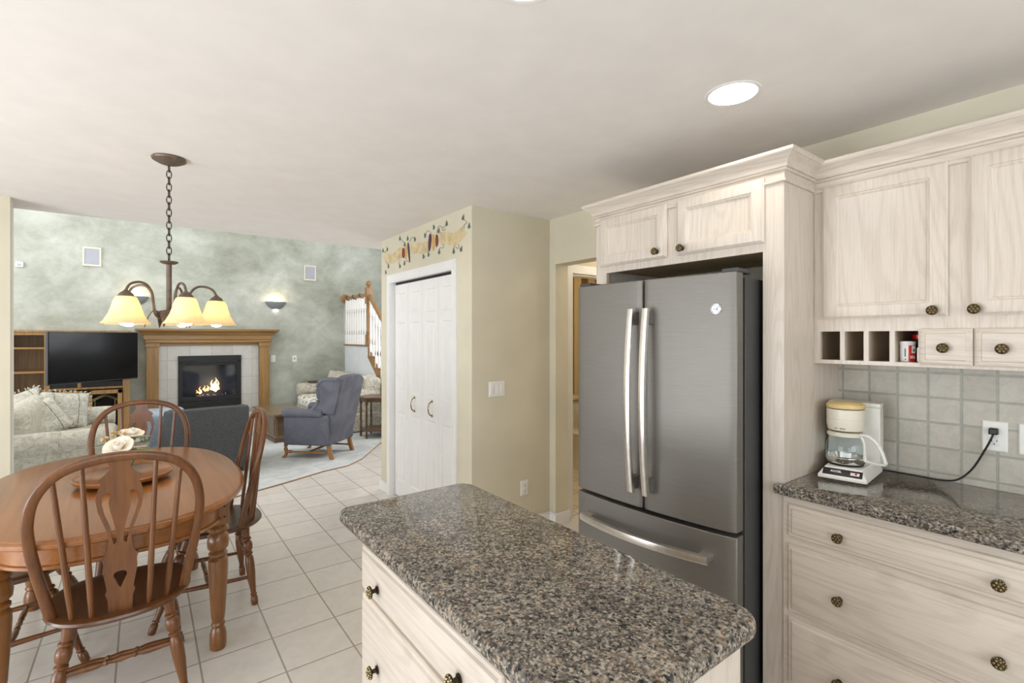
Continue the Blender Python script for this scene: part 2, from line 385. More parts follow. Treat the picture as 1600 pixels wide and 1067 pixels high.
# ------------------------------------------------------------------ mesh helpers
class MB:
    def __init__(self): self.v = []; self.f = []; self.mi = []
    def add(self, vs, fs, mi=0):
        n = len(self.v); self.v += [tuple(p) for p in vs]
        for f in fs: self.f.append([i + n for i in f]); self.mi.append(mi)
        return self
    def box(self, x0, x1, y0, y1, z0, z1, mi=0):
        if x0 > x1: x0, x1 = x1, x0
        if y0 > y1: y0, y1 = y1, y0
        if z0 > z1: z0, z1 = z1, z0
        vs = [(x, y, z) for z in (z0, z1) for y in (y0, y1) for x in (x0, x1)]
        return self.add(vs, [(0, 2, 3, 1), (4, 5, 7, 6), (0, 1, 5, 4), (2, 6, 7, 3), (0, 4, 6, 2), (1, 3, 7, 5)], mi)
    def loft(self, loops, closed=True, cap0=True, cap1=True, mi=0):
        n = len(loops[0]); vs = [p for l in loops for p in l]; fs = []
        for i in range(len(loops) - 1):
            for j in range(n if closed else n - 1):
                k = (j + 1) % n
                fs.append((i * n + j, i * n + k, (i + 1) * n + k, (i + 1) * n + j))
        if cap0: fs.append(tuple(reversed(range(n))))
        if cap1: fs.append(tuple((len(loops) - 1) * n + j for j in range(n)))
        return self.add(vs, fs, mi)
    def lathe(self, prof, origin=(0, 0, 0), axis=(0, 0, 1), n=20, cap=True, mi=0):
        q = Vector((0, 0, 1)).rotation_difference(Vector(axis).normalized())
        loops = []
        for r, z in prof:
            r = max(r, 1e-4)
            loops.append([tuple(Vector(origin) + q @ Vector((r * math.cos(2 * PI * j / n), r * math.sin(2 * PI * j / n), z))) for j in range(n)])
        return self.loft(loops, True, cap, cap, mi)
    def rod(self, p0, p1, prof, n=14, mi=0):
        """turned rod from p0 to p1, prof = [(r, t)] with t along 0..1"""
        p0 = Vector(p0); d = Vector(p1) - p0; L = d.length
        return self.lathe([(r, t * L) for r, t in prof], p0, d, n, True, mi)
    def tube(self, path, r, n=8, closed=False, flat=1.0, up=(0, 0, 1), mi=0):
        """sweep: elliptical section of radius r (number or list), flat = ratio across 'up'"""
        P = [Vector(p) for p in path]; N = len(P); loops = []
        for i, p in enumerate(P):
            a = P[(i - 1) % N] if (closed or i > 0) else p
            b = P[(i + 1) % N] if (closed or i < N - 1) else p
            t = (b - a).normalized()
            u = Vector(up); u = u - t * u.dot(t)
            if u.length < 1e-3: u = t.orthogonal()
            u.normalize(); w = t.cross(u)
            rr = r[i] if isinstance(r, (list, tuple)) else r
            loops.append([tuple(p + u * (rr * flat * math.sin(2 * PI * j / n)) + w * (rr * math.cos(2 * PI * j / n))) for j in range(n)])
        if closed: loops.append(loops[0])
        return self.loft(loops, True, not closed, not closed, mi)
    def prism(self, poly, a0, a1, plane='XY', mi=0):
        def pt(p, a):
            return {'XY': (p[0], p[1], a), 'XZ': (p[0], a, p[1]), 'YZ': (a, p[0], p[1])}[plane]
        return self.loft([[pt(p, a0) for p in poly], [pt(p, a1) for p in poly]], mi=mi)
    def sphere(self, c, r, n=14, m=8, sc=(1, 1, 1), mi=0):
        loops = []
        for i in range(m + 1):
            a = -PI / 2 + PI * i / m
            rr = max(math.cos(a), 1e-3) * r
            loops.append([(c[0] + sc[0] * rr * math.cos(2 * PI * j / n), c[1] + sc[1] * rr * math.sin(2 * PI * j / n), c[2] + sc[2] * r * math.sin(a)) for j in range(n)])
        return self.loft(loops, mi=mi)
    def grid(self, fn, nu, nv, mi=0):
        vs = [fn(i / nu, j / nv) for j in range(nv + 1) for i in range(nu + 1)]
        fs = [(j * (nu + 1) + i, j * (nu + 1) + i + 1, (j + 1) * (nu + 1) + i + 1, (j + 1) * (nu + 1) + i) for j in range(nv) for i in range(nu)]
        return self.add(vs, fs, mi)
    def xf(self, mat):
        self.v = [tuple(mat @ Vector(p)) for p in self.v]; return self
    def mesh(self, name, off=(0, 0, 0), smooth=35, weld=False):
        me = bpy.data.meshes.new(name)
        me.from_pydata([(p[0] - off[0], p[1] - off[1], p[2] - off[2]) for p in self.v], [], self.f)
        for p, i in zip(me.polygons, self.mi): p.material_index = i
        bm = bmesh.new(); bm.from_mesh(me)
        if weld: bmesh.ops.remove_doubles(bm, verts=bm.verts, dist=1e-5)
        bmesh.ops.recalc_face_normals(bm, faces=bm.faces)
        bm.to_mesh(me); bm.free()
        if smooth:
            me.polygons.foreach_set('use_smooth', [True] * len(me.polygons))
            me.set_sharp_from_angle(angle=math.radians(smooth))
        me.update()
        return me

def obj(name, mb, mats, parent=None, off=(0, 0, 0), bev=0.0, seg=2, smooth=35, sub=0, weld=False):
    me = mb if isinstance(mb, bpy.types.Mesh) else mb.mesh(name, off, smooth, weld)
    for m in (mats if isinstance(mats, (list, tuple)) else [mats]):
        me.materials.append(M[m] if isinstance(m, str) else m)
    o = bpy.data.objects.new(name, me); COL.objects.link(o)
    if parent is not None: o.parent = parent
    if bev:
        b = o.modifiers.new('bevel', 'BEVEL'); b.width = bev; b.segments = seg; b.limit_method = 'ANGLE'; b.angle_limit = math.radians(40)
    if sub:
        s = o.modifiers.new('sub', 'SUBSURF'); s.levels = sub; s.render_levels = sub
    return o

def tag(o, label, cat, group=None):
    o['label'] = label; o['category'] = cat
    if group: o['group'] = group
    return o

def thing(name, label, cat, loc=(0, 0, 0), rotz=0.0, group=None):
    o = bpy.data.objects.new(name, None); COL.objects.link(o)
    o.location = loc; o.rotation_euler = (0, 0, rotz); o.empty_display_size = 0.05
    return tag(o, label, cat, group)

def struct(name, mb, mat, parent=None, **k):
    o = obj(name, mb, mat, parent, **k)
    if parent is None: o['kind'] = 'structure'
    return o

def dup(root, loc, rotz, label=None, group=None):
    def cp(o, par):
        c = o.copy(); COL.objects.link(c)
        if par is not None: c.parent = par
        for ch in list(o.children): cp(ch, c)
        return c
    kids = list(root.children)
    r = root.copy(); COL.objects.link(r); r.location = loc; r.rotation_euler = (0, 0, rotz)
    for ch in kids: cp(ch, r)
    if label: r['label'] = label
    if group: r['group'] = group
    return r

def shape2d(outer, holes, thick, name='shape'):
    """flat outline with holes -> mesh in XZ plane, thickness along Y, via a filled curve"""
    cu = bpy.data.curves.new(name, 'CURVE'); cu.dimensions = '2D'; cu.fill_mode = 'BOTH'; cu.extrude = thick / 2
    for pts in [outer] + holes:
        sp = cu.splines.new('POLY'); sp.points.add(len(pts) - 1)
        for p, q in zip(sp.points, pts): p.co = (q[0], q[1], 0, 1)
        sp.use_cyclic_u = True
    o = bpy.data.objects.new(name, cu); COL.objects.link(o)
    dg = bpy.context.evaluated_depsgraph_get()
    me = bpy.data.meshes.new_from_object(o.evaluated_get(dg))
    bpy.data.objects.remove(o); bpy.data.curves.remove(cu)
    me.transform(Matrix.Rotation(PI / 2, 4, 'X'))
    me.materials.clear()
    return me

def text_mesh(s, size, thick=0.0006, bold=0.0, shear=0.0):
    cu = bpy.data.curves.new('txt', 'FONT'); cu.body = s; cu.size = size; cu.extrude = thick; cu.offset = bold
    cu.align_x = 'CENTER'; cu.align_y = 'CENTER'; cu.shear = shear
    o = bpy.data.objects.new('txt', cu); COL.objects.link(o)
    dg = bpy.context.evaluated_depsgraph_get()
    me = bpy.data.meshes.new_from_object(o.evaluated_get(dg))
    bpy.data.objects.remove(o); bpy.data.curves.remove(cu)
    me.materials.clear()
    return me

def catmull(pts, n=6):
    P = [Vector(p) for p in pts]; P = [P[0]] + P + [P[-1]]; out = []
    for i in range(1, len(P) - 2):
        for k in range(n):
            t = k / n; a, b, c, d = P[i - 1], P[i], P[i + 1], P[i + 2]
            out.append(0.5 * ((2 * b) + (c - a) * t + (2 * a - 5 * b + 4 * c - d) * t * t + (3 * b - a - 3 * c + d) * t ** 3))
    out.append(P[-2]); return out

def panel(mb, O, U, V, N, rects, loops, mi=0):
    """slab on frame (O,U,V,N): outer rect = rects[0]; each further rect is a sunk/raised field made of nested loops
       loops: [(inset, height)] from the slab's top level inwards."""
    pass

def framed(O, U, V, N, w, h, loops, mb=None):
    """one rectangular face built of nested rectangles (inset, height) -> frame-and-panel relief"""
    mb = mb or MB(); O, U, V, N = map(Vector, (O, U, V, N)); L = []
    for ins, ht in loops:
        L.append([tuple(O + U * a + V * b + N * ht) for a, b in ((ins, ins), (w - ins, ins), (w - ins, h - ins), (ins, h - ins))])
    return mb.loft(L)
DOOR = [(0, 0), (0, 0.011), (0.004, 0.013), (0.007, 0.018), (0.011, 0.02), (0.050, 0.02), (0.053, 0.016), (0.057, 0.0155), (0.064, 0.008), (0.067, 0.007)]
DRAWER = [(0, 0), (0, 0.008), (0.003, 0.012), (0.013, 0.0125), (0.017, 0.019), (0.021, 0.0205)]

# ------------------------------------------------------------------ setting: floors, walls, ceiling
CZ = 2.44
XW = 2.615
struct('floor', MB().box(-3.4, 4.8, -2.9, 9.6, -0.1, 0.0), 'floor')
carpet_poly = [(-3.4, 4.05), (-0.75, 4.58), (0.871, 5.268), (1.119, 5.363), (1.594, 5.585), (1.884, 5.66), (2.126, 5.864), (2.676, 6.619), (3.115, 7.24), (3.115, 9.5), (-3.4, 9.5)]
struct('floor_carpet', MB().prism(carpet_poly, 0.0, 0.012), 'carpet')
edge = [Vector((x, y, 0.006)) for x, y in carpet_poly[1:9]]
mb = MB()
mb.tube(edge, 0.008, 6, flat=0.8)
struct('trim_carpet_edge', mb, 'stair_oak')
struct('ceiling', MB().box(-3.4, 3.3, -2.9, 5.05, CZ, CZ + 0.16), 'ceiling')
struct('ceiling_great_room', MB().box(-3.4, 4.9, 4.95, 9.7, 5.2, 5.3), 'ceiling')
struct('wall_upper', MB().box(-3.4, 4.9, 4.95, 5.05, CZ + 0.16, 5.2), 'white_wall')
mb = MB(); mb.box(XW, 2.75, -2.9, 1.95, 0, CZ); mb.box(XW, 2.75, 1.95, 2.89, 2.075, CZ); mb.box(XW, 2.75, 2.89, 2.96, 0, CZ)
struct('wall_right', mb, 'wall')
mb = MB(); mb.box(1.875, 2.83, 2.96, 3.06, 0, CZ); mb.box(2.83, 3.62, 2.96, 3.06, 2.03, CZ); mb.box(3.62, 4.8, 2.96, 3.06, 0, CZ)
struct('wall_pantry_side', mb, 'wall')
mb = MB(); mb.box(1.875, 1.975, 3.06, 3.215, 0, CZ); mb.box(1.875, 1.975, 4.38, 4.62, 0, CZ); mb.box(1.875, 1.975, 3.215, 4.38, 2.015, CZ)
struct('wall_pantry_front', mb, 'wall')
struct('wall_pantry_back', MB().box(2.6, 2.7, 3.06, 4.62, 0, CZ), 'wall')
struct('wall_pantry_end', MB().box(1.975, 4.8, 4.52, 4.62, 0, CZ), 'wall')
struct('wall_nook_end', MB().box(-3.4, -0.716, 4.66, 4.74, 0, CZ), 'wall')
struct('wall_great_room_corner', MB().box(-3.4, -0.757, 4.74, 5.05, 0, CZ), 'white_wall')
struct('wall_green', MB().box(-3.4, 4.9, 9.5, 9.62, 0, 5.2), 'green')

# window walls behind and left of the camera
def holed_wall(name, axis, c0, c1, a0, a1, z1, holes, mat):
    mb = MB(); holes = sorted(holes); cur = a0
    def bx(p, q, za, zb):
        if axis == 'X': mb.box(c0, c1, p, q, za, zb)
        else: mb.box(p, q, c0, c1, za, zb)
    for h0, h1, hz0, hz1 in holes:
        bx(cur, h0, 0, z1)
        if hz0 > 0: bx(h0, h1, 0, hz0)
        bx(h0, h1, hz1, z1); cur = h1
    bx(cur, a1, 0, z1)
    return struct(name, mb, mat)
holed_wall('wall_left', 'X', -3.25, -3.12, -2.9, 4.66, CZ, [(0.3, 3.5, 0.08, 2.15)], 'wall')
holed_wall('wall_front', 'Y', -2.75, -2.62, -3.12, XW, CZ, [(-2.6, -1.0, 0.9, 2.1), (-0.7, 1.7, 0.9, 2.1)], 'wall')
holed_wall('wall_great_room_left', 'X', -3.35, -3.22, 5.05, 9.5, 5.2, [(5.7, 9.1, 0.6, 4.4)], 'white_wall')
holed_wall('wall_great_room_right', 'X', 4.25, 4.35, 4.62, 9.5, 5.2, [(5.3, 7.3, 1.1, 3.5)], 'white_wall')
mb = MB()
for y in (0.3, 1.9, 3.44): mb.box(-3.22, -3.16, y, y + 0.06, 0.08, 2.15)
for z in (0.08, 2.09): mb.box(-3.22, -3.16, 0.3, 3.5, z, z + 0.06)
struct('window_1', mb, 'white_paint')
mb = MB()
for a, b in ((-2.6, -1.0), (-0.7, 1.7)):
    for x in (a, (a + b) / 2 - 0.025, b - 0.05): mb.box(x, x + 0.05, -2.72, -2.66, 0.9, 2.1)
    for z in (0.9, 2.05): mb.box(a, b, -2.72, -2.66, z, z + 0.05)
struct('window_2', mb, 'white_paint')
mb = MB()
for y in (5.7, 6.8, 7.95, 9.04): mb.box(-3.32, -3.26, y, y + 0.06, 0.6, 4.4)
for z in (0.6, 2.5, 4.34): mb.box(-3.32, -3.26, 5.7, 9.1, z, z + 0.06)
struct('window_3', mb, 'white_paint')
# hall and bathroom behind the opening
struct('floor_bath', MB().box(2.75, 4.7, 3.06, 4.4, 0, 0.004), 'bath_floor')
struct('wall_bath_back', MB().box(2.7, 4.8, 4.4, 4.52, 0, CZ), 'stripes')
struct('wall_hall_end', MB().box(4.7, 4.8, 1.75, 4.4, 0, CZ), 'wall')
struct('wall_hall_front', MB().box(2.75, 4.7, 1.75, 1.85, 0, CZ), 'wall')
struct('ceiling_hall', MB().box(3.3, 4.8, 1.75, 4.62, CZ, CZ + 0.1), 'ceiling')
mb = MB()
mb.box(2.79, 2.85, 2.935, 2.96, 0, 2.03); mb.box(3.60, 3.66, 2.935, 2.96, 0, 2.03); mb.box(2.79, 3.66, 2.935, 2.96, 2.03, 2.10)
mb.box(2.8305, 2.845, 2.96, 3.06, 0, 2.015); mb.box(3.605, 3.6195, 2.96, 3.06, 0, 2.015); mb.box(2.8305, 3.6195, 2.96, 3.06, 2.015, 2.0295)
struct('trim_bath_door', mb, 'white_paint')
# baseboards
def bb(name, x0, x1, y0, y1):
    mb = MB(); mb.box(x0, x1, y0, y1, 0, 0.085)
    cx = 0.006
    sx = cx if (x1 - x0) < 0.03 else 0; sy = cx if (y1 - y0) < 0.03 else 0
    mb.box(x0 + sx / 2, x1 - sx / 2, y0 + sy / 2, y1 - sy / 2, 0.085, 0.098)
    struct(name, mb, 'white_paint', bev=0.003)
bb('baseboard_pantry', 1.858, 1.875, 4.445, 4.637)
bb('baseboard_thermostat', 1.86, XW, 2.944, 2.96)
bb('baseboard_jamb', 2.60, 2.76, 2.874, 2.89)
bb('baseboard_back', 2.599, XW, 2.89, 2.944)
bb('baseboard_green', -1.0, 3.1, 9.485, 9.5)
# pantry door casing
mb = MB()
for y0, y1 in ((3.158, 3.222), (4.373, 4.447)):
    mb.box(1.857, 1.875, y0, y1, 0, 2.005); mb.box(1.852, 1.857, y0 + 0.014, y1 - 0.014, 0, 2.005)
mb.box(1.857, 1.875, 3.158, 4.447, 2.005, 2.083); mb.box(1.852, 1.857, 3.172, 4.433, 2.018, 2.069)
mb.box(1.875, 1.975, 3.2155, 3.225, 0, 2.008); mb.box(1.875, 1.975, 4.37, 4.3795, 0, 2.008); mb.box(1.875, 1.975, 3.2155, 4.3795, 2.008, 2.0145)
struct('trim_pantry_door', mb, 'white_paint')
struct('trim_pantry_track', MB().box(1.915, 1.95, 3.226, 4.369, 1.985, 2.008), 'dark_gap')
# bifold pantry door: four leaves
bif = bpy.data.objects.new('door_1', None); COL.objects.link(bif); bif.location = (1.92, 3.8, 0); bif['kind'] = 'structure'
def slab_with_fields(x, y0, w, z0, z1, fields, t=0.03):
    """door leaf facing -X: field rectangles [(zA, zB)] sunk with raised centre"""
    mb = MB(); ins = 0.055
    zs = [z0]
    for a, b in fields: zs += [a, b]
    zs.append(z1)
    def q(ya, yb, za, zb): mb.add([(x, ya, za), (x, yb, za), (x, yb, zb), (x, ya, zb)], [(0, 1, 2, 3)])
    q(y0, y0 + ins, z0, z1); q(y0 + w - ins, y0 + w, z0, z1)
    for i in range(0, len(zs), 2): q(y0 + ins, y0 + w - ins, zs[i], zs[i + 1])
    for a, b in fields:
        loops = []
        for i, d in ((0, 0), (0.008, 0.0085), (0.020, 0.0085), (0.036, 0.0005), (0.038, 0.0005)):
            loops.append([(x + d, y0 + ins + i, a + i), (x + d, y0 + w - ins - i, a + i), (x + d, y0 + w - ins - i, b - i), (x + d, y0 + ins + i, b - i)])
        mb.loft(loops, cap0=False)
    mb.box(x + 0.0005 + 0.009, x + t, y0, y0 + w, z0, z1)
    for ya in (y0, y0 + w): mb.add([(x, ya, z0), (x + 0.01, ya, z0), (x + 0.01, ya, z1), (x, ya, z1)], [(0, 1, 2, 3)])
    for za in (z0, z1): mb.add([(x, y0, za), (x + 0.01, y0, za), (x + 0.01, y0 + w, za), (x, y0 + w, za)], [(0, 1, 2, 3)])
    return mb
LW = (4.368 - 3.228) / 4
for i in range(4):
    y0 = 3.228 + i * LW + 0.001
    lf = obj('door_leaf', slab_with_fields(1.905, y0, LW - 0.003, 0.012, 1.984, [(0.16, 0.80), (0.99, 1.63), (1.71, 1.90)]), 'white_paint', bif, (1.92, 3.8, 0))
    if i in (1, 2):
        yy = 3.62 if i == 1 else 3.945
        mb = MB(); pts = [(1.905, yy, 0.845), (1.88, yy, 0.86), (1.868, yy, 0.905), (1.88, yy, 0.95), (1.905, yy, 0.965)]
        mb.tube(catmull(pts, 5), 0.0055, 8)
        for z in (0.845, 0.965): mb.lathe([(0.012, 0), (0.011, 0.004), (0.007, 0.007)], (1.905, yy, z), (-1, 0, 0), 12)
        obj('handle', mb, 'brass', lf, (1.92, 3.8, 0))

# backsplash
struct('trim_backsplash', MB().box(2.605, XW, -0.7, 0.905, 0.914, 1.40), 'backsplash')

# ------------------------------------------------------------------ painted border over the pantry
st = thing('painted_border', 'painted tan banner with hanging corn cobs and leaves on beige wall above white folding doors', 'wall painting', (1.875, 3.8, 2.25))
OFF = (1.875, 3.8, 2.25)
RIB = [[(4.593, 2.276), (4.542, 2.293), (4.554, 2.336), (4.431, 2.287), (4.333, 2.282), (4.225, 2.312), (4.139, 2.316), (4.139, 2.217), (4.252, 2.204), (4.347, 2.188), (4.46, 2.207), (4.533, 2.245)],
       [(3.959, 2.312), (3.841, 2.305), (3.728, 2.288), (3.631, 2.29), (3.642, 2.201), (3.728, 2.193), (3.841, 2.22), (3.954, 2.225)],
       [(3.447, 2.328), (3.34, 2.318), (3.212, 2.281), (3.124, 2.3), (3.065, 2.327), (3.076, 2.287), (3.023, 2.256), (3.09, 2.219), (3.159, 2.19), (3.257, 2.195), (3.34, 2.222), (3.441, 2.242)]]
for r in RIB: obj('banner', MB().prism(r, 1.8735, 1.8745, 'YZ'), 'st_banner', st, OFF)
for c, q in (('red', [(4.139, 2.305), (4.077, 2.296), (4.077, 2.204), (4.139, 2.217)]), ('tan', [(4.07, 2.311), (4.033, 2.305), (4.037, 2.188), (4.077, 2.186)]), ('purple', [(4.033, 2.334), (3.988, 2.331), (3.964, 2.147), (3.993, 2.167)]),
             ('purple', [(3.62, 2.343), (3.562, 2.338), (3.582, 2.212), (3.629, 2.191)]), ('tan', [(3.562, 2.328), (3.517, 2.326), (3.517, 2.197), (3.553, 2.193)]), ('red', [(3.504, 2.319), (3.46, 2.316), (3.452, 2.234), (3.5, 2.21)])):
    a, b, d, e = [Vector(p) for p in q]; out = []
    n = 10
    for k in range(n + 1):
        t = k / n; w = 0.5 + 0.5 * (1 - abs(2 * t - 1) ** 3)
        l = a.lerp(e, t); r = b.lerp(d, t); m_ = (l + r) / 2; out.append(tuple(m_ + (l - m_) * w))
    for k in range(n, -1, -1):
        t = k / n; w = 0.5 + 0.5 * (1 - abs(2 * t - 1) ** 3)
        l = a.lerp(e, t); r = b.lerp(d, t); m_ = (l + r) / 2; out.append(tuple(m_ + (r - m_) * w))
    o = obj('corn_cob', MB().prism(out, 1.872, 1.8735, 'YZ'), 'st_' + c, st, OFF)
    o['label'] = {'red': 'russet corn cob', 'tan': 'golden corn cob', 'purple': 'plum coloured corn cob'}[c]
LEAF = [(4.578, 2.345), (4.475, 2.344), (4.446, 2.177), (4.512, 2.126), (4.185, 2.401), (4.02, 2.373), (3.876, 2.344), (4.083, 2.329), (4.185, 2.147), (4.088, 2.162), (3.685, 2.344), (3.531, 2.386), (3.322, 2.377), (3.447, 2.343), (3.713, 2.173), (3.624, 2.179), (3.441, 2.175), (3.076, 2.375), (2.994, 2.299), (3.215, 2.148), (3.104, 2.148)]
for i, (y, z) in enumerate(LEAF):
    a = random.uniform(-0.5, 0.5); out = []
    for dy, dz in ((0, 0.026), (0.012, 0.006), (0.02, -0.012), (0.008, -0.018), (0, -0.024), (-0.008, -0.018), (-0.02, -0.012), (-0.012, 0.006)):
        out.append((y + (dy * math.cos(a) - dz * math.sin(a)), z + (dy * math.sin(a) + dz * math.cos(a))))
    obj('leaf', MB().prism(out, 1.8725, 1.8738, 'YZ'), 'st_leaf', st, OFF)
VINE = [[(4.172, 2.397), (4.133, 2.369), (4.083, 2.34), (4.057, 2.314)], [(3.876, 2.344), (3.923, 2.368), (3.959, 2.352), (3.983, 2.335)], [(3.674, 2.347), (3.642, 2.376), (3.599, 2.359), (3.578, 2.341)], [(3.322, 2.372), (3.378, 2.354), (3.437, 2.379), (3.466, 2.36), (3.486, 2.326)], [(3.34, 2.338), (3.378, 2.331), (3.388, 2.351)], [(3.073, 2.362), (3.04, 2.342), (3.023, 2.326), (3.056, 2.319), (3.065, 2.29)], [(3.212, 2.152), (3.203, 2.187), (3.159, 2.158), (3.133, 2.172), (3.15, 2.188)], [(3.441, 2.18), (3.427, 2.202), (3.378, 2.195), (3.369, 2.217), (3.398, 2.226)], [(4.185, 2.152), (4.212, 2.188), (4.172, 2.2)], [(4.446, 2.182), (4.475, 2.203), (4.518, 2.232)], [(4.475, 2.342), (4.518, 2.319), (4.563, 2.337)], [(4.083, 2.162), (4.033, 2.177), (3.996, 2.157)]]
for v in VINE: obj('vine', MB().tube(catmull([(1.8735, y, z) for y, z in v], 4), 0.0018, 5), 'st_leaf', st, OFF)

# ------------------------------------------------------------------ plates on the walls
def plate(name, label, cat, O, U, N, w, h, kind, group=None):
    """O = centre on the wall, U = horizontal direction, N = out of wall"""
    O, U, N = Vector(O), Vector(U), Vector(N); V = Vector((0, 0, 1))
    t = thing(name, label, cat, tuple(O), 0, group)
    off = tuple(O)
    obj('cover_plate', framed(O - U * w / 2 - V * h / 2, U, V, N, w, h, [(0, 0), (0, 0.003), (0.004, 0.006), (0.006, 0.006)]), 'white_plastic', t, off)
    def lump(cu, cv, ww, hh, d): return framed(O + U * (cu - ww / 2) + V * (cv - hh / 2) + N * 0.006, U, V, N, ww, hh, [(0, 0), (0, d), (0.002, d + 0.001)])
    if kind[0] == 'rocker':
        n = kind[1]
        for i in range(n): obj('rocker', lump((i - (n - 1) / 2) * 0.045, 0, 0.033, 0.066, 0.003), 'white_paint', t, off)
    elif kind[0] == 'outlet':
        for cv in (0.02, -0.02):
            s = obj('socket', lump(0, cv, 0.033, 0.03, 0.0015), 'white_paint', t, off)
            mb = MB()
            for cu in (-0.007, 0.007): framed(O + U * (cu - 0.001) + V * (cv - 0.001) + N * 0.0075, U, V, N, 0.002, 0.009, [(0, 0), (0, 0.0013)], mb)
            framed(O + U * -0.002 + V * (cv - 0.011) + N * 0.0075, U, V, N, 0.004, 0.004, [(0, 0), (0, 0.0013)], mb)
            obj('slot', mb, 'black_plastic', s, off)
    elif kind[0] == 'jack':
        obj('socket', lump(0, 0, 0.02, 0.02, 0.002), 'black_plastic', t, off)
    return t
plate('light_switch', 'white triple rocker switch plate on shaded beige pantry wall', 'light switch', (2.093, 2.96, 1.112), (1, 0, 0), (0, -1, 0), 0.145, 0.112, ('rocker', 3))
plate('power_outlet', 'white outlet low on shaded beige wall below the switch plate', 'outlet', (2.353, 2.96, 0.332), (1, 0, 0), (0, -1, 0), 0.072, 0.115, ('outlet',))
ko = plate('power_outlet', 'white outlet on tiled backsplash with black plug in it', 'outlet', (2.605, 0.379, 1.119), (0, -1, 0), (-1, 0, 0), 0.072, 0.115, ('outlet',))
plate('power_outlet', 'white wall plate cut by the right photo edge, on tiled backsplash', 'outlet', (2.605, 0.279, 1.119), (0, -1, 0), (-1, 0, 0), 0.072, 0.115, ('outlet',))
plate('light_switch', 'small white switch plate on green wall nearest the fireplace mantel', 'light switch', (1.805 + 0.04, 9.5, 1.11), (1, 0, 0), (0, -1, 0), 0.075, 0.12, ('rocker', 1))
plate('wall_jack', 'small white jack plate on green wall between mantel and sofa', 'wall jack', (2.2, 9.5, 1.10), (1, 0, 0), (0, -1, 0), 0.075, 0.12, ('jack',))
for x, lab in ((-0.605, 'pale square speaker panel high on green wall above the television'), (2.467, 'pale square speaker panel high on green wall right of the fireplace')):
    t = thing('wall_speaker', lab, 'speaker', (x, 9.5, 2.68), 0, 'speakers set in the green wall')
    obj('grille', MB().box(x - 0.085, x + 0.085, 9.478, 9.49, 2.68 - 0.115, 2.68 + 0.115), 'speaker_grille', t, (x, 9.5, 2.68))
    mb = MB()
    for a, b, c, d in ((-.105, -.085, -.14, .14), (.085, .105, -.14, .14), (-.085, .085, .115, .14), (-.085, .085, -.14, -.115)): mb.box(x + a, x + b, 9.472, 9.5, 2.68 + c, 2.68 + d)
    obj('frame', mb, 'cream_plastic', t, (x, 9.5, 2.68))
t = thing('motion_sensor', 'tiny white sensor box on green wall at left photo edge beside beige wall', 'sensor', (-1.36, 9.5, 2.5))
obj('housing', MB().box(-1.405, -1.325, 9.46, 9.5, 2.46, 2.535), 'white_plastic', t, (-1.36, 9.5, 2.5), bev=0.008)
obj('lens', MB().box(-1.385, -1.345, 9.455, 9.462, 2.475, 2.505), 'speaker_grille', t, (-1.36, 9.5, 2.5))

# ------------------------------------------------------------------ knobs
def knob_mesh():
    mb = MB(); prof = [(0.011, 0), (0.011, 0.003), (0.006, 0.006), (0.0055, 0.014), (0.010, 0.018), (0.0165, 0.020), (0.0172, 0.0225), (0.0165, 0.025), (0.012, 0.0275), (0.006, 0.029), (0.0005, 0.0295)]
    mb.lathe(prof, (0, 0, 0), (-1, 0, 0), 18)
    for i in range(6):
        a = i * PI / 3; mb.sphere((-0.0270, 0.0092 * math.cos(a), 0.0092 * math.sin(a)), 0.0040, 8, 5, mi=1)
    mb.sphere((-0.029, 0, 0), 0.0034, 8, 5, mi=1)
    for i in range(14):
        a = i * PI / 7; mb.sphere((-0.0245, 0.0150 * math.cos(a), 0.0150 * math.sin(a)), 0.0021, 6, 4, mi=1)
    me = mb.mesh('knob'); me.materials.append(M['brass_dark']); me.materials.append(M['brass']); return me
KNOB = knob_mesh()
def knob(parent, world, off):
    o = bpy.data.objects.new('knob', KNOB); COL.objects.link(o); o.parent = parent
    o.location = (world[0] - off[0], world[1] - off[1], world[2] - off[2]); o.scale = (1.05, 1.05, 1.05)
    return o
UY, UZ, NX = (0, 1, 0), (0, 0, 1), (-1, 0, 0)
def crown(mb, path, z0, out, h, corner):
    pass
CROWN = [(0.0, 0.0), (0.008, 0.0), (0.012, 0.004), (0.012, 0.009), (0.007, 0.011), (0.007, 0.015), (0.003, 0.018), (0.003, 0.044), (0.012, 0.046), (0.016, 0.052), (0.012, 0.056), (0.018, 0.058), (0.021, 0.068), (0.029, 0.081), (0.040, 0.091), (0.048, 0.096), (0.051, 0.099), (0.055, 0.100), (0.060, 0.106), (0.060, 0.118), (0.0, 0.118)]

# ------------------------------------------------------------------ cabinet round the refrigerator
FO = (2.3, 1.41, 0)
fc = thing('fridge_cabinet', 'tall pickled oak cabinet enclosing the grey refrigerator, two small doors on top', 'cabinet', FO)
mb = MB()
mb.box(2.07, XW - 0.002, 0.905, 0.93, 0, 2.17); mb.box(2.07, XW - 0.002, 1.896, 1.921, 0, 2.17)
obj('side_panel', mb, 'pickled_panel', fc, FO)
mb = MB()
mb.box(2.05, 2.07, 0.905, 0.989, 0, 2.17); mb.box(2.05, 2.07, 1.846, 1.921, 0, 2.17)
mb.box(2.05, 2.07, 0.989, 1.846, 2.12, 2.17); mb.box(2.05, 2.07, 0.989, 1.846, 1.852, 1.92); mb.box(2.05, 2.07, 1.38, 1.455, 1.92, 2.12)
obj('face_frame', mb, 'pickled', fc, FO)
mb = MB(); mb.box(2.072, 2.55, 0.932, 1.894, 1.87, 1.89); mb.box(2.55, 2.6, 0.932, 1.894, 1.87, 2.165); mb.box(2.072, 2.55, 0.932, 1.894, 2.15, 2.165)
obj('cabinet_box', mb, 'raw_wood', fc, FO)
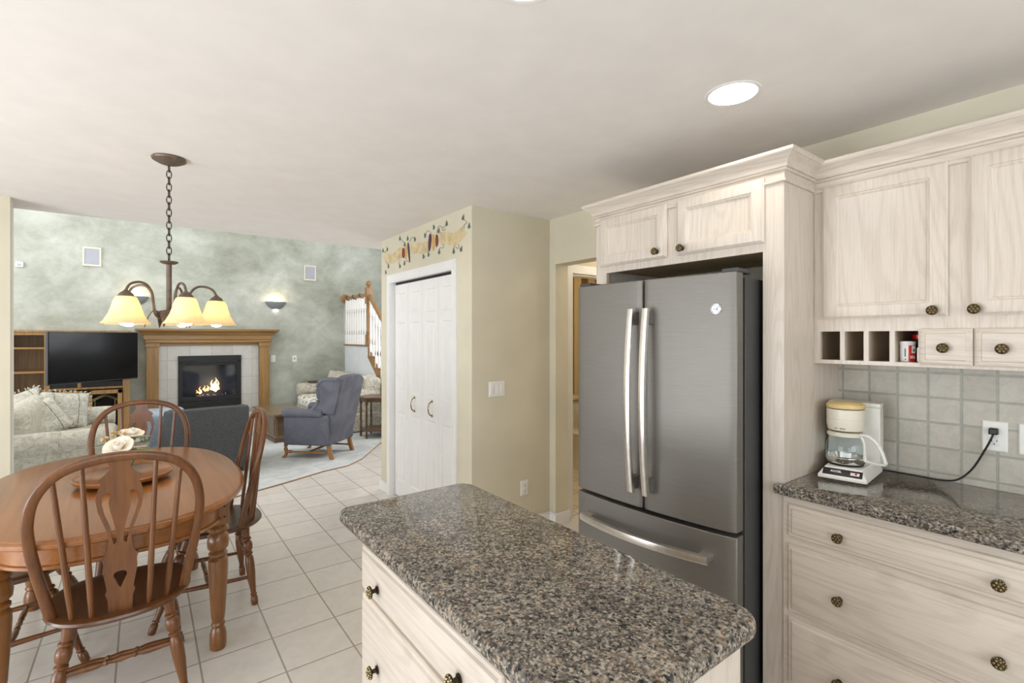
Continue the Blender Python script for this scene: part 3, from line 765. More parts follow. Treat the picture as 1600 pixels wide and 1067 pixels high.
mb = MB(); mb.box(2.0705, 2.09, 0.931, 0.9885, 0, 1.85); mb.box(2.0705, 2.09, 1.8465, 1.895, 0, 1.85)
obj('raw_edge', mb, 'raw_wood', fc, FO)
for y0, w, kn in ((1.447, 0.434, (2.03, 1.499, 1.921)), (0.979, 0.411, (2.03, 1.357, 1.917))):
    d = obj('door', framed((2.05, y0, 1.888), UY, UZ, NX, w, 0.266, DOOR), 'pickled_panel', fc, FO)
    knob(d, kn, FO)
def crown_mesh(corners, z0, scale=1.0):
    """corners = [(x, y, dx, dy)] base point and outward direction of the profile"""
    return MB().loft([[(x + dx * p[0], y + dy * p[0], z0 + p[1]) for p in CROWN] for x, y, dx, dy in corners], True, True, True)
obj('crown_moulding', crown_mesh([(2.6, 1.921, 0, 1), (2.05, 1.921, -1, 1), (2.05, 0.905, -1, -1), (2.33, 0.905, 0, -1)], 2.122), 'pickled_h', fc, FO, smooth=18)

# ------------------------------------------------------------------ refrigerator (slightly turned in its bay)
fr_t = (1.80, 1.82); fr_ang = -math.atan2(0.06, 0.82)
fr = thing('refrigerator', 'slate grey french door refrigerator with bottom freezer drawer between pickled oak panels', 'refrigerator', (1.8, 1.82, 0), -fr_ang)
FWD = 0.822
def fr_local(mb): return mb
# local frame: +y_local runs left->... use local x = depth (into wall), local y = 0 (left front corner) to -FWD (right)
def bulge(t, amt=0.028): return -amt * (1 - (2 * t - 1) ** 2)
def door_shell(ya, yb, z0, z1, thick=0.062, r=0.012):
    """curved front door between local ya (left) and yb (right)"""
    N = 14; front = []; 
    for i in range(N + 1):
        y = ya + (yb - ya) * i / N
        e = min(i, N - i)
        x = bulge(-y / FWD)
        front.append((x, y))
    front[0] = (front[0][0] + r * 0.7, ya); front[-1] = (front[-1][0] + r * 0.7, yb)
    front.insert(1, (bulge(-(ya) / FWD) + 0.001, ya - r if yb < ya else ya + r)); front.insert(-1, (bulge(-(yb) / FWD) + 0.001, yb + r))
    poly = front + [(thick, yb), (thick, ya)]
    return MB().prism(poly, z0, z1)
seam = -0.412
ld = obj('left_door', door_shell(0, seam + 0.004, 0.722, 1.757), 'slate', fr, bev=0.004)
rd = obj('right_door', door_shell(seam - 0.004, -FWD, 0.722, 1.757), 'slate', fr, bev=0.004)
fd = obj('freezer_drawer', door_shell(0, -FWD, 0.09, 0.704), 'slate', fr, bev=0.004)
mb = MB(); mb.box(0.075, 0.72, -FWD - 0.004, 0.002, 0.03, 1.74)
obj('case', mb, 'fridge_side', fr, bev=0.004)
mb = MB(); mb.box(0.055, 0.078, -FWD + 0.012, -0.012, 0.05, 1.735)
obj('gasket', mb, 'dark_gap', fr)
obj('hinge_cover', MB().box(0.02, 0.14, -FWD + 0.0, -FWD + 0.07, 1.757, 1.775).box(0.02, 0.14, -0.07, 0, 1.757, 1.775), 'fridge_side', fr, bev=0.004)
def bar_handle(pts_mid, w, t, upv, parent, name='handle'):
    return None
for dr, y in ((ld, seam + 0.032), (rd, seam - 0.045)):
    x0 = bulge(-y / FWD)
    path = []
    for i in range(17):
        t = i / 16; z = 0.80 + t * (1.625 - 0.80)
        path.append((x0 - 0.045 - 0.030 * (1 - (2 * t - 1) ** 2), y, z))
    mb = MB().loft([[(p[0] - 0.006, p[1] - 0.014, p[2]), (p[0] - 0.010, p[1], p[2]), (p[0] - 0.006, p[1] + 0.014, p[2]), (p[0] + 0.007, p[1] + 0.0165, p[2]), (p[0] + 0.009, p[1], p[2]), (p[0] + 0.007, p[1] - 0.0165, p[2])] for p in path])
    h = obj('handle', mb, 'steel', dr)
    mb = MB()
    for z in (0.812, 1.553): mb.box(x0 - 0.045, x0 + 0.004, y - 0.012, y + 0.012, z, z + 0.06)
    obj('handle_mount', mb, 'slate', h, bev=0.003)
path = []
for i in range(19):
    t = i / 18; y = -0.072 - t * (FWD - 0.16); path.append((bulge(-y / FWD) * 0.5 - 0.052 - 0.036 * (1 - (2 * t - 1) ** 2), y, 0.605))
mb = MB().loft([[(p[0] - 0.007, p[1], p[2] - 0.016), (p[0] - 0.011, p[1], p[2]), (p[0] - 0.007, p[1], p[2] + 0.016), (p[0] + 0.008, p[1], p[2] + 0.019), (p[0] + 0.010, p[1], p[2]), (p[0] + 0.008, p[1], p[2] - 0.019)] for p in path])
h = obj('handle', mb, 'steel', fd)
mb = MB()
for y in (-0.072, -0.072 - (FWD - 0.16) + 0.05): mb.box(-0.056, 0.004, y - 0.05, y, 0.595, 0.617)
obj('handle_mount', mb, 'steel', h, bev=0.003)
# round monogram badge on the right door
by = -0.745; bx = bulge(-by / FWD)
mb = MB().lathe([(0.0215, -0.003), (0.0215, 0.003), (0.0205, 0.004), (0.001, 0.004)], (bx, by, 1.612), (-1, 0, 0), 28)
bd = obj('badge', mb, 'chrome', rd)
mb = MB()
ring = [(bx - 0.0045, by + 0.0185 * math.cos(a), 1.612 + 0.0185 * math.sin(a)) for a in [k * PI / 16 for k in range(32)]]
mb.tube(ring, 0.0011, 6, True)
for k in range(4):
    a = PI / 4 + k * PI / 2
    sw = [(bx - 0.0045, by + (0.0135 + 0.003 * math.cos(b)) * math.cos(a + 0.32 * math.sin(b)), 1.612 + (0.0135 + 0.003 * math.cos(b)) * math.sin(a + 0.32 * math.sin(b))) for b in [j * PI / 6 for j in range(9)]]
    mb.tube(sw, 0.0009, 5)
obj('monogram', mb, 'ink', bd)
tm = text_mesh('GE', 0.017, 0.0004, 0.0004, 0.25)
tm.transform(Matrix.Translation((bx - 0.0048, by, 1.612)) @ Matrix(((0, 0, -1, 0), (-1, 0, 0, 0), (0, 1, 0, 0), (0, 0, 0, 1))))
obj('lettering', tm, 'ink', bd)

# ------------------------------------------------------------------ upper cabinet with cubbies
UO = (2.47, 0.45, 1.386)
uc = thing('upper_cabinet', 'pickled oak wall cabinet with two doors, open cubbies and small drawers over counter', 'cabinet', UO)
XU = 2.33; YR = -0.05; YL = 0.904
mb = MB()
mb.box(XU, XU + 0.019, YR, YL, 2.135, 2.17); mb.box(XU, XU + 0.019, YR, YL, 1.522, 1.59)
mb.box(XU, XU + 0.019, 0.868, YL, 1.59, 2.135); mb.box(XU, XU + 0.019, 0.395, 0.468, 1.59, 2.135); mb.box(XU, XU + 0.019, YR, 0.0, 1.59, 2.135)
mb.box(XU, XU + 0.019, YR, YL, 1.386, 1.402)
mb.box(XU, XU + 0.019, 0.880, YL, 1.402, 1.522); mb.box(XU, XU + 0.019, YR, 0.546, 1.402, 1.522)
for y in (0.788, 0.704, 0.618): mb.box(XU, XU + 0.019, y, y + 0.017, 1.402, 1.522)
obj('face_frame', mb, 'pickled', uc, UO)
mb = MB()
mb.box(XU + 0.0192, 2.60, YL - 0.012, YL - 0.0005, 1.4, 2.15); mb.box(XU + 0.0192, 2.60, YR, YL - 0.0005, 1.387, 1.400); mb.box(XU + 0.0192, 2.60, YR + .012, YL - .012, 1.53, 1.56)
mb.box(2.60, 2.613, YR, YL - .0005, 1.387, 2.165); mb.box(XU + 0.0192, 2.60, YR, YL - .0005, 2.15, 2.165); mb.box(XU + 0.0192, 2.60, YR, YR + 0.012, 1.4, 2.15)
for y in (0.788, 0.704, 0.618, 0.535): mb.box(XU + 0.019, 2.60, y, y + 0.012, 1.40, 1.53)
obj('cabinet_box', mb, 'cubby', uc, UO)
for y0, w, ky in ((0.459, 0.410, 0.497), (-0.006, 0.410, 0.385)):
    d = obj('door', framed((XU, y0, 1.575), UY, UZ, NX, w, 0.562, DOOR), 'pickled_panel', uc, UO)
    knob(d, (XU - 0.02, ky, 1.596), UO)
for y0, w, ky in ((0.393, 0.147, 0.468), (0.240, 0.147, 0.316), (0.087, 0.147, 0.16)):
    d = obj('drawer', framed((XU, y0, 1.397), UY, UZ, NX, w, 0.132, [(0, 0), (0, 0.010), (0.005, 0.014), (0.016, 0.015), (0.019, 0.018), (0.021, 0.018)]), 'pickled_h', uc, UO)
    knob(d, (XU - 0.018, ky, 1.459), UO)
obj('crown_moulding', crown_mesh([(XU, 0.905, -1, 0), (XU, YR, -1, 0)], 2.118), 'pickled_h', uc, UO, smooth=18)

# tins in the fourth cubby
def tin(name, label, x, y, r, h, z=1.403, sq=False):
    return thing(name, label, 'tin', (x, y, z))
tx, ty, tz = 2.385, 0.592, 1.4025
t = thing('spice_tin', 'white and red tin standing in front in the fourth open cubby', 'tin', (tx, ty, tz))
obj('can_body', MB().lathe([(0.024, 0), (0.0245, 0.001), (0.0245, 0.066), (0.024, 0.067)], (0, 0, 0), (0, 0, 1), 24), 'label_white', t)
obj('lid', MB().lathe([(0.0252, 0.067), (0.0255, 0.069), (0.0255, 0.078), (0.0245, 0.0795), (0.001, 0.0795)], (0, 0, 0), (0, 0, 1), 24), 'label_white', t)
def wrap(a0, a1, z0, z1, r):
    return MB().grid(lambda u, v: (-r * math.cos(a0 + (a1 - a0) * u), -r * math.sin(a0 + (a1 - a0) * u), z0 + (z1 - z0) * v), 12, 1)
obj('red_band', wrap(0.35, 1.9, 0.001, 0.064, 0.0249), 'red', t)
obj('white_patch', wrap(0.75, 1.5, 0.034, 0.062, 0.0252), 'label_white', t)
mb = MB()
for k, z in enumerate((0.014, 0.020)):
    g = wrap(0.55, 1.45 - 0.2 * k, z, z + 0.003, 0.0252); mb.add(g.v, g.f)
obj('print_line', mb, 'label_white', t)
mb = MB()
for a0, a1, z0, z1 in ((-0.12, 0.02, 0.02, 0.05), (-0.05, 0.0, 0.05, 0.055), (-0.1, 0.05, 0.008, 0.012), (0.95, 1.2, 0.040, 0.050)):
    g = wrap(a0, a1, z0, z1, 0.0254); mb.add(g.v, g.f)
obj('dark_print', mb, 'ink', t)
t = thing('spice_jar', 'dark jar with bright red lid behind the white tin in the cubby', 'jar', (2.455, 0.572, tz))
obj('jar_body', MB().lathe([(0.021, 0), (0.022, 0.002), (0.022, 0.078), (0.018, 0.086)], (0, 0, 0), (0, 0, 1), 24), 'coffee', t)
obj('lid', MB().lathe([(0.022, 0.086), (0.0225, 0.088), (0.0225, 0.104), (0.021, 0.106), (0.001, 0.106)], (0, 0, 0), (0, 0, 1), 24), 'red_lid', t)
t = thing('spice_packet', 'narrow white and red packet at the right end of the fourth cubby', 'packet', (2.40, 0.556, tz))
obj('packet_body', MB().box(-0.02, 0.03, -0.006, 0.006, 0, 0.055), 'label_white', t, bev=0.001)
obj('print', MB().box(-0.0208, -0.0202, -0.005, 0.001, 0.004, 0.05), 'red', t)

# ------------------------------------------------------------------ base cabinet and counter
BO = (2.3, 0.45, 0)
bc = thing('base_cabinet', 'pickled oak base cabinet with three wide drawers under granite counter', 'cabinet', BO)
XB = 2.04
mb = MB()
mb.box(XB + 0.02, 2.60, -0.62, 0.903, 0.10, 0.874); mb.box(XB + 0.075, 2.60, -0.62, 0.903, 0, 0.10)
obj('cabinet_box', mb, 'pickled_panel', bc, BO)
mb = MB()
mb.box(XB, XB + 0.02, 0.872, 0.903, 0.10, 0.874); mb.box(XB, XB + 0.02, 0.05, 0.108, 0.10, 0.874)
for z0, z1 in ((0.838, 0.874), (0.68, 0.72), (0.395, 0.428), (0.10, 0.145)): mb.box(XB, XB + 0.02, 0.108, 0.872, z0, z1)
obj('face_frame', mb, 'pickled_h', bc, BO)
for z0, z1, kz in ((0.716, 0.842, 0.771), (0.423, 0.684, 0.543), (0.14, 0.399, 0.243)):
    d = obj('drawer', framed((XB, 0.10, z0), UY, UZ, NX, 0.781, z1 - z0, DRAWER), 'pickled_h', bc, BO)
    for ky in (0.70, 0.282): knob(d, (XB - 0.0205, ky, kz), BO)
d = obj('door', framed((XB, -0.60, 0.14), UY, UZ, NX, 0.64, 0.70, DOOR), 'pickled_panel', bc, BO)
knob(d, (XB - 0.02, -0.02, 0.78), BO)
def slab(poly, z0, z1, r=0.012):
    """worktop with eased edge: poly must be counter clockwise"""
    def inset(d):
        out = []; n = len(poly)
        for i in range(n):
            a, b, c = Vector(poly[i - 1]), Vector(poly[i]), Vector(poly[(i + 1) % n])
            t1 = (b - a).normalized(); t2 = (c - b).normalized()
            n1 = Vector((-t1.y, t1.x)); n2 = Vector((-t2.y, t2.x)); m_ = (n1 + n2); m_ = m_ / max(m_.dot(n1), 0.3) if m_.length > 1e-6 else n1
            out.append(b + m_ * d)
        return out
    loops = []
    for d, z in ((r * .5, z0), (r * .15, z0 + r * .25), (0, z0 + r * .7), (0, z1 - r), (r * .12, z1 - r * .5), (r * .35, z1 - r * .2), (r, z1)):
        loops.append([(p.x, p.y, z) for p in inset(d)])
    return MB().loft(loops)
def arc(cx, cy, r, a0, a1, n=8): return [(cx + r * math.cos(a0 + (a1 - a0) * k / n), cy + r * math.sin(a0 + (a1 - a0) * k / n)) for k in range(n + 1)]
cp = [(2.003, -0.63), (2.604, -0.63), (2.604, 0.9045), (2.0485, 0.9045), (2.0485, 0.932)] + arc(2.018, 0.917, 0.015, PI / 2, PI, 4)
o = obj('countertop', slab(cp, 0.876, 0.914), 'granite')
tag(o, 'speckled granite counter along the tiled wall under the coffee maker', 'countertop')

# ------------------------------------------------------------------ island
IO = (0.79, 1.05, 0)
isl = thing('island_cabinet', 'white pickled oak island cabinet with drawers facing the dining table', 'cabinet', IO)
XI = 0.565
mb = MB(); mb.box(XI + 0.02, 1.02, 0.54, 1.53, 0.10, 0.875); mb.box(XI + 0.09, 0.95, 0.6, 1.47, 0, 0.10)
obj('cabinet_box', mb, 'pickled_panel', isl, IO)
mb = MB()
mb.box(XI, XI + 0.02, 1.505, 1.53, 0.1, 0.875); mb.box(XI, XI + 0.02, 0.54, 0.56, 0.1, 0.875); mb.box(XI, XI + 0.02, 0.74, 0.785, 0.1, 0.875)
for z0, z1 in ((0.84, 0.875), (0.685, 0.72), (0.365, 0.40), (0.10, 0.14)): mb.box(XI, XI + 0.02, 0.785, 1.505, z0, z1)
obj('face_frame', mb, 'pickled_h', isl, IO)
for z0, z1, kz in ((0.708, 0.846, 0.762), (0.372, 0.694, 0.53), (0.12, 0.36, 0.24)):
    d = obj('drawer', framed((XI, 0.762, z0), UY, UZ, NX, 0.756, z1 - z0, DRAWER), 'pickled_h', isl, IO)
    for ky in (1.372, 0.91): knob(d, (XI - 0.0205, ky, kz), IO)
d = obj('door', framed((XI, 0.555, 0.12), UY, UZ, NX, 0.195, 0.726, DOOR), 'pickled_panel', isl, IO)
r = 0.055
ip = arc(1.05 - r, 0.50 + r, r, -PI / 2, 0) + arc(1.05 - r, 1.70 - r, r, 0, PI / 2) + arc(0.524 + r, 1.70 - r, r, PI / 2, PI) + arc(0.524 + r, 0.50 + r, r, PI, 1.5 * PI)
o = obj('countertop', slab(ip, 0.876, 0.914, 0.016), 'granite')
tag(o, 'speckled granite island top with rounded corners in the foreground', 'countertop')

# ------------------------------------------------------------------ coffee maker
cm = thing('coffee_maker', 'old white drip coffee maker with glass pot on granite counter', 'coffee maker', (2.272, 0.778, 0.914), math.radians(8.8))
# local: -x is the front, y width .165
def taper_box(x0, x1, y0, y1, z0, X0, X1, Y0, Y1, z1):
    return MB().loft([[(x0, y0, z0), (x1, y0, z0), (x1, y1, z0), (x0, y1, z0)], [(X0, Y0, z1), (X1, Y0, z1), (X1, Y1, z1), (X0, Y1, z1)]])
b0 = MB().loft([[(x, y, z) for x, y in ((-0.01 + i, -0.084 + i * .6), (0.27 - i * .2, -0.100 + i * .6), (0.27 - i * .2, 0.084 - i * .6), (-0.01 + i, 0.084 - i * .6))] for i, z in ((0, 0.002), (0, 0.014), (0.034, 0.046), (0.036, 0.048))])
base = obj('base', b0, 'white_appliance', cm, bev=0.003)
# sloping control panel
c0 = Vector((-0.005, 0, 0.0185)); sl = Vector((0.034, 0, 0.032)).normalized(); nn = Vector((-0.032, 0, 0.034)).normalized(); rt = Vector((0, -1, 0))
pn = obj('control_panel', framed(c0 + rt * -0.068 + nn * 0.0002, rt, sl, nn, 0.136, 0.032, [(0, 0), (0, 0.0012), (0.001, 0.0016)]), 'black_plastic', base)
obj('rocker_switch', framed(c0 + rt * 0.028 + sl * 0.009 + nn * 0.0016, rt, sl, nn, 0.030, 0.013, [(0, 0), (0, 0.002), (0.002, 0.003)]), 'label_white', base)
obj('red_lamp', MB().lathe([(0.0042, 0), (0.0042, 0.002), (0.001, 0.0028)], tuple(c0 + rt * 0.047 + sl * 0.0155 + nn * 0.0042), nn, 12), 'red_lid', base)
tm = text_mesh('ACCEL', 0.0125, 0.0003, 0.0004)
tm.transform(Matrix.Translation(c0 + rt * -0.022 + sl * 0.018 + nn * 0.0021) @ Matrix((tuple((rt.x, sl.x, nn.x, 0)), (rt.y, sl.y, nn.y, 0), (rt.z, sl.z, nn.z, 0), (0, 0, 0, 1))))
obj('lettering', tm, 'label_white', base)
obj('warming_plate', MB().lathe([(0.062, 0.048), (0.064, 0.050), (0.062, 0.053), (0.001, 0.053)], (0.105, 0.006, 0), (0, 0, 1), 28), 'black', base)
mb = taper_box(0.175, 0.265, -0.104, 0.084, 0.04, 0.185, 0.262, -0.102, 0.082, 0.285)
obj('water_tank', mb, 'white_appliance', cm, bev=0.004)
obj('tank_cap', MB().box(0.183, 0.264, -0.104, 0.084, 0.285, 0.303), 'white_appliance', cm, bev=0.004)
obj('sight_slot', MB().box(0.225, 0.245, -0.1055, -0.103, 0.10, 0.27), 'cream_plastic', cm)
obj('filter_basket', MB().lathe([(0.058, 0.192), (0.064, 0.195), (0.068, 0.215), (0.068, 0.240), (0.0672, 0.241), (0.068, 0.242), (0.068, 0.282), (0.001, 0.283)], (0.105, 0.006, 0), (0, 0, 1), 32), 'cream_plastic', cm)
obj('lid', MB().lathe([(0.069, 0.286), (0.070, 0.290), (0.069, 0.301), (0.060, 0.308), (0.02, 0.313), (0.001, 0.313)], (0.105, 0.006, 0), (0, 0, 1), 32), 'yellow_lid', cm)
tm = text_mesh('MR. COFFEE', 0.0062, 0.0002, 0.0001)
tm = None
mb = MB()
for k, (a0, a1) in enumerate(((-0.42, -0.33), (-0.31, -0.27), (-0.12, 0.02), (0.05, 0.16))):
    g = MB().grid(lambda u, v: (0.105 - 0.0684 * math.cos(a0 + (a1 - a0) * u), 0.006 - 0.0684 * math.sin(a0 + (a1 - a0) * u), 0.203 + 0.003 * v), 4, 1); mb.add(g.v, g.f)
obj('faint_print', mb, 'ink', cm)
pot = obj('carafe', MB().lathe([(0.056, 0.054), (0.066, 0.058), (0.0715, 0.075), (0.0715, 0.110), (0.067, 0.140), (0.058, 0.165), (0.054, 0.172)], (0.105, 0.006, 0), (0, 0, 1), 36, cap=False), 'glass', cm)
obj('chrome_band', MB().lathe([(0.0575, 0.0545), (0.0676, 0.0575), (0.0735, 0.076), (0.0735, 0.084), (0.073, 0.084), (0.071, 0.076), (0.066, 0.060), (0.001, 0.0555)], (0.105, 0.006, 0), (0, 0, 1), 36, cap=False), 'chrome', pot)
obj('carafe_lid', MB().lathe([(0.050, 0.172), (0.066, 0.170), (0.0665, 0.180), (0.060, 0.186), (0.001, 0.188)], (0.105, 0.006, 0), (0, 0, 1), 32), 'cream_plastic', pot)
hd = [(0.072, -0.050, 0.182), (0.062, -0.080, 0.180), (0.052, -0.108, 0.160), (0.046, -0.126, 0.125), (0.044, -0.136, 0.090), (0.044, -0.134, 0.078), (0.060, -0.100, 0.076), (0.076, -0.066, 0.078)]
mb = MB().tube(catmull(hd, 5), 0.010, 8, flat=0.62)
mb.tube(catmull([(0.072, -0.052, 0.182), (0.071, -0.064, 0.150), (0.071, -0.066, 0.11), (0.072, -0.066, 0.078)], 4), 0.007, 8)
obj('carafe_handle', mb, 'white_appliance', pot)
# cord
cmi = (Matrix.Translation((2.272, 0.778, 0.914)) @ Matrix.Rotation(math.radians(8.8), 4, 'Z')).inverted()
cd = obj('power_cord', MB().tube(catmull([(2.53, 0.742, 0.93), (2.575, 0.70, 0.920), (2.580, 0.60, 0.919), (2.578, 0.53, 0.920), (2.572, 0.480, 0.935), (2.575, 0.438, 0.985), (2.575, 0.402, 1.065), (2.572, 0.383, 1.115), (2.578, 0.379, 1.132)], 8), 0.0035, 8).xf(cmi), 'black_plastic', cm)
cd['label'] = 'thin black cord running along the counter up to the outlet'
pl = obj('plug', MB().box(2.568, 2.5945, 0.366, 0.392, 1.128, 1.152).xf(cmi), 'black_plastic', cd, bev=0.004)

# ------------------------------------------------------------------ recessed lights
for x, y, lab in ((1.823, 0.995, 'glowing round recessed ceiling light above the refrigerator'), (0.795, 1.0, 'recessed ceiling light just cut by the top edge of the photo')):
    t = thing('recessed_light', lab, 'ceiling light', (x, y, CZ), 0, 'recessed lights in the kitchen ceiling')
    obj('trim_ring', MB().lathe([(0.088, -0.002), (0.100, -0.003), (0.104, 0.0), (0.086, 0.002)], (0, 0, 0), (0, 0, 1), 36, cap=False), 'white_paint', t)
    obj('lamp', MB().lathe([(0.087, -0.0015), (0.001, -0.0015)], (0, 0, 0), (0, 0, 1), 36), 'can_glow', t)
    spot('downlight_beam', (x, y, CZ - 0.01), (0, 0, -1), 6, (1, 0.95, 0.88), 140, 0.07, 0.8)
for x, y in ((1.823, -0.9), (0.4, -0.9)): spot('downlight_beam', (x, y, CZ - 0.01), (0, 0, -1), 6, (1, 0.95, 0.88), 140, 0.07, 0.8)

# ------------------------------------------------------------------ chandelier
CHX, CHY = 0.108, 3.14
ch = thing('chandelier', 'bronze five-arm chandelier with amber glass shades hanging over the dining table', 'chandelier', (CHX, CHY, 1.60))
Z0 = 1.60
obj('canopy', MB().lathe([(0.001, 0.80), (0.02, 0.802), (0.05, 0.812), (0.075, 0.826), (0.078, 0.834), (0.076, 0.838), (0.001, 0.8395)], n=32), 'bronze', ch)
for i in range(15):
    z = 0.318 + i * 0.0335; mb = MB()
    ring = []
    for k in range(16):
        a = 2 * PI * k / 16; w = 0.0105 * math.cos(a); hh = 0.0225 * math.sin(a)
        ring.append((w, 0, z + hh) if i % 2 else (0.3 * w, 0.95 * w, z + hh))
    mb.tube(ring, 0.0026, 6, True, up=(0.3, 0.2, 1))
    obj('chain_link', mb, 'chain', ch)
obj('shaft', MB().lathe([(0.005, 0.31), (0.006, 0.298), (0.040, 0.296), (0.042, 0.291), (0.03, 0.283), (0.012, 0.279), (0.0125, 0.27), (0.0125, 0.04), (0.020, 0.035), (0.026, 0.022), (0.027, 0.008), (0.022, -0.004), (0.012, -0.014), (0.006, -0.022), (0.001, -0.025)], n=20), 'bronze', ch)
cr_, sr_ = math.cos(-math.radians(2)), math.sin(-math.radians(2))
for k in range(5):
    a = math.radians(-71 + 72 * k)
    lx, ly = math.cos(a), math.sin(a)
    dx, dy = lx * cr_ - ly * sr_, lx * sr_ + ly * cr_
    R = 0.214
    pts = [(0.018, 0.012), (0.048, 0.000), (0.072, 0.018), (0.082, 0.075), (0.090, 0.125), (0.116, 0.162), (0.152, 0.172), (0.194, 0.158), (R, 0.125), (R, 0.108)]
    arm = obj('arm', MB().tube(catmull([(dx * r_, dy * r_, z) for r_, z in pts], 5), 0.0062, 8), 'bronze', ch)
    cx, cy = dx * R, dy * R
    obj('shade_cap', MB().lathe([(0.008, 0.128), (0.012, 0.122), (0.026, 0.112), (0.034, 0.098), (0.036, 0.090), (0.030, 0.09)], (cx, cy, 0), n=20), 'bronze', arm)
    sh = obj('shade', MB().lathe([(0.028, 0.098), (0.040, 0.090), (0.048, 0.072), (0.055, 0.045), (0.067, 0.010), (0.085, -0.022), (0.097, -0.036), (0.0985, -0.0345), (0.0865, -0.020), (0.069, 0.012), (0.057, 0.047), (0.050, 0.074), (0.042, 0.0925), (0.028, 0.1005)], (cx, cy, 0), n=30, cap=False), 'shade', arm, smooth=60)
    obj('bulb', MB().lathe([(0.012, 0.06), (0.014, 0.04), (0.024, 0.012), (0.031, -0.014), (0.029, -0.031), (0.019, -0.044), (0.001, -0.048)], (cx, cy, 0), n=18), 'bulb', arm, smooth=80)
    point('chandelier_lamp', (CHX + cx, CHY + cy, Z0 + 0.045), 1.1, (1.0, 0.86, 0.62), 0.035)
for k in range(5):
    a = math.radians(-32 + 72 * k); dx, dy = math.cos(a), math.sin(a); px, py = -dy, dx
    def lf(u, v, dx=dx, dy=dy, px=px, py=py):
        t = u; w = 0.027 * math.sin(PI * min(1, t * 0.9 + 0.08)) * (2 * v - 1)
        r_ = 0.020 + 0.105 * t - 0.02 * t * t; z = 0.004 + 0.055 * math.sin(PI * t * 0.85) - 0.075 * t * t
        return (dx * r_ + px * w, dy * r_ + py * w, z - abs(2 * v - 1) * 0.006)
    mb = MB().grid(lf, 8, 4)
    lo = obj('leaf', mb, 'bronze', ch); sm_ = lo.modifiers.new('thick', 'SOLIDIFY'); sm_.thickness = 0.0025

# ------------------------------------------------------------------ dining table
TX, TY = -0.10, 3.235
tb = thing('dining_table', 'oval honey brown wooden dining table with turned legs', 'dining table', (TX, TY, 0), math.radians(2))
def sup(a, b, n=2.5, N=64, k=0.0):
    out = []
    for i in range(N):
        t = 2 * PI * i / N; c, s = math.cos(t), math.sin(t)
        out.append((a * math.copysign(abs(c) ** (2 / n), c), b * math.copysign(abs(s) ** (2 / n), s)))
    return out
HA, HB = 0.537, 0.842
loops = []
for d, z in ((0.030, 0.722), (0.014, 0.724), (0.006, 0.730), (0.006, 0.735), (0.0, 0.738), (0.0, 0.748), (0.004, 0.752), (0.010, 0.754), (0.014, 0.759), (0.020, 0.760)):
    loops.append([(x, y, z) for x, y in sup(HA - d, HB - d)])
obj('tabletop', MB().loft(loops), 'table_wood', tb, smooth=30)
loops = []
for d, z in ((0.100, 0.625), (0.088, 0.627), (0.084, 0.632), (0.088, 0.640), (0.096, 0.644), (0.096, 0.722)):
    loops.append([(x, y, z) for x, y in sup(HA - d, HB - d, 3.0)])
obj('apron', MB().loft(loops), 'table_wood', tb, smooth=30)
LEGP = [(0.030, 0), (0.034, 0.006), (0.036, 0.03), (0.036, 0.07), (0.030, 0.095), (0.024, 0.108), (0.030, 0.116), (0.030, 0.122), (0.025, 0.13), (0.030, 0.16), (0.038, 0.30), (0.043, 0.40), (0.042, 0.43), (0.032, 0.442), (0.040, 0.452), (0.040, 0.462), (0.030, 0.472), (0.044, 0.488), (0.047, 0.515), (0.044, 0.545), (0.033, 0.56), (0.045, 0.57), (0.045, 0.585), (0.034, 0.597), (0.036, 0.61)]
for sx in (1, -1):
    for sy in (-1, 1):
        x, y = sx * 0.37, sy * 0.515
        lg = obj('leg', MB().lathe(LEGP, (x, y, 0), (0, 0, 1), 24), 'table_leg', tb)
        bl = obj('leg_block', MB().box(x - 0.043, x + 0.043, y - 0.043, y + 0.043, 0.605, 0.722), 'table_leg', lg, bev=0.003)
        mb = MB()
        for zz in (0.64, 0.69):
            for dd in (-0.02, 0.02): mb.sphere((x + sx * 0.043, y + dd, zz), 0.005, 8, 5); mb.sphere((x + dd, y + sy * 0.043, zz), 0.005, 8, 5)
        obj('bolt', mb, 'dark_gap', lg)

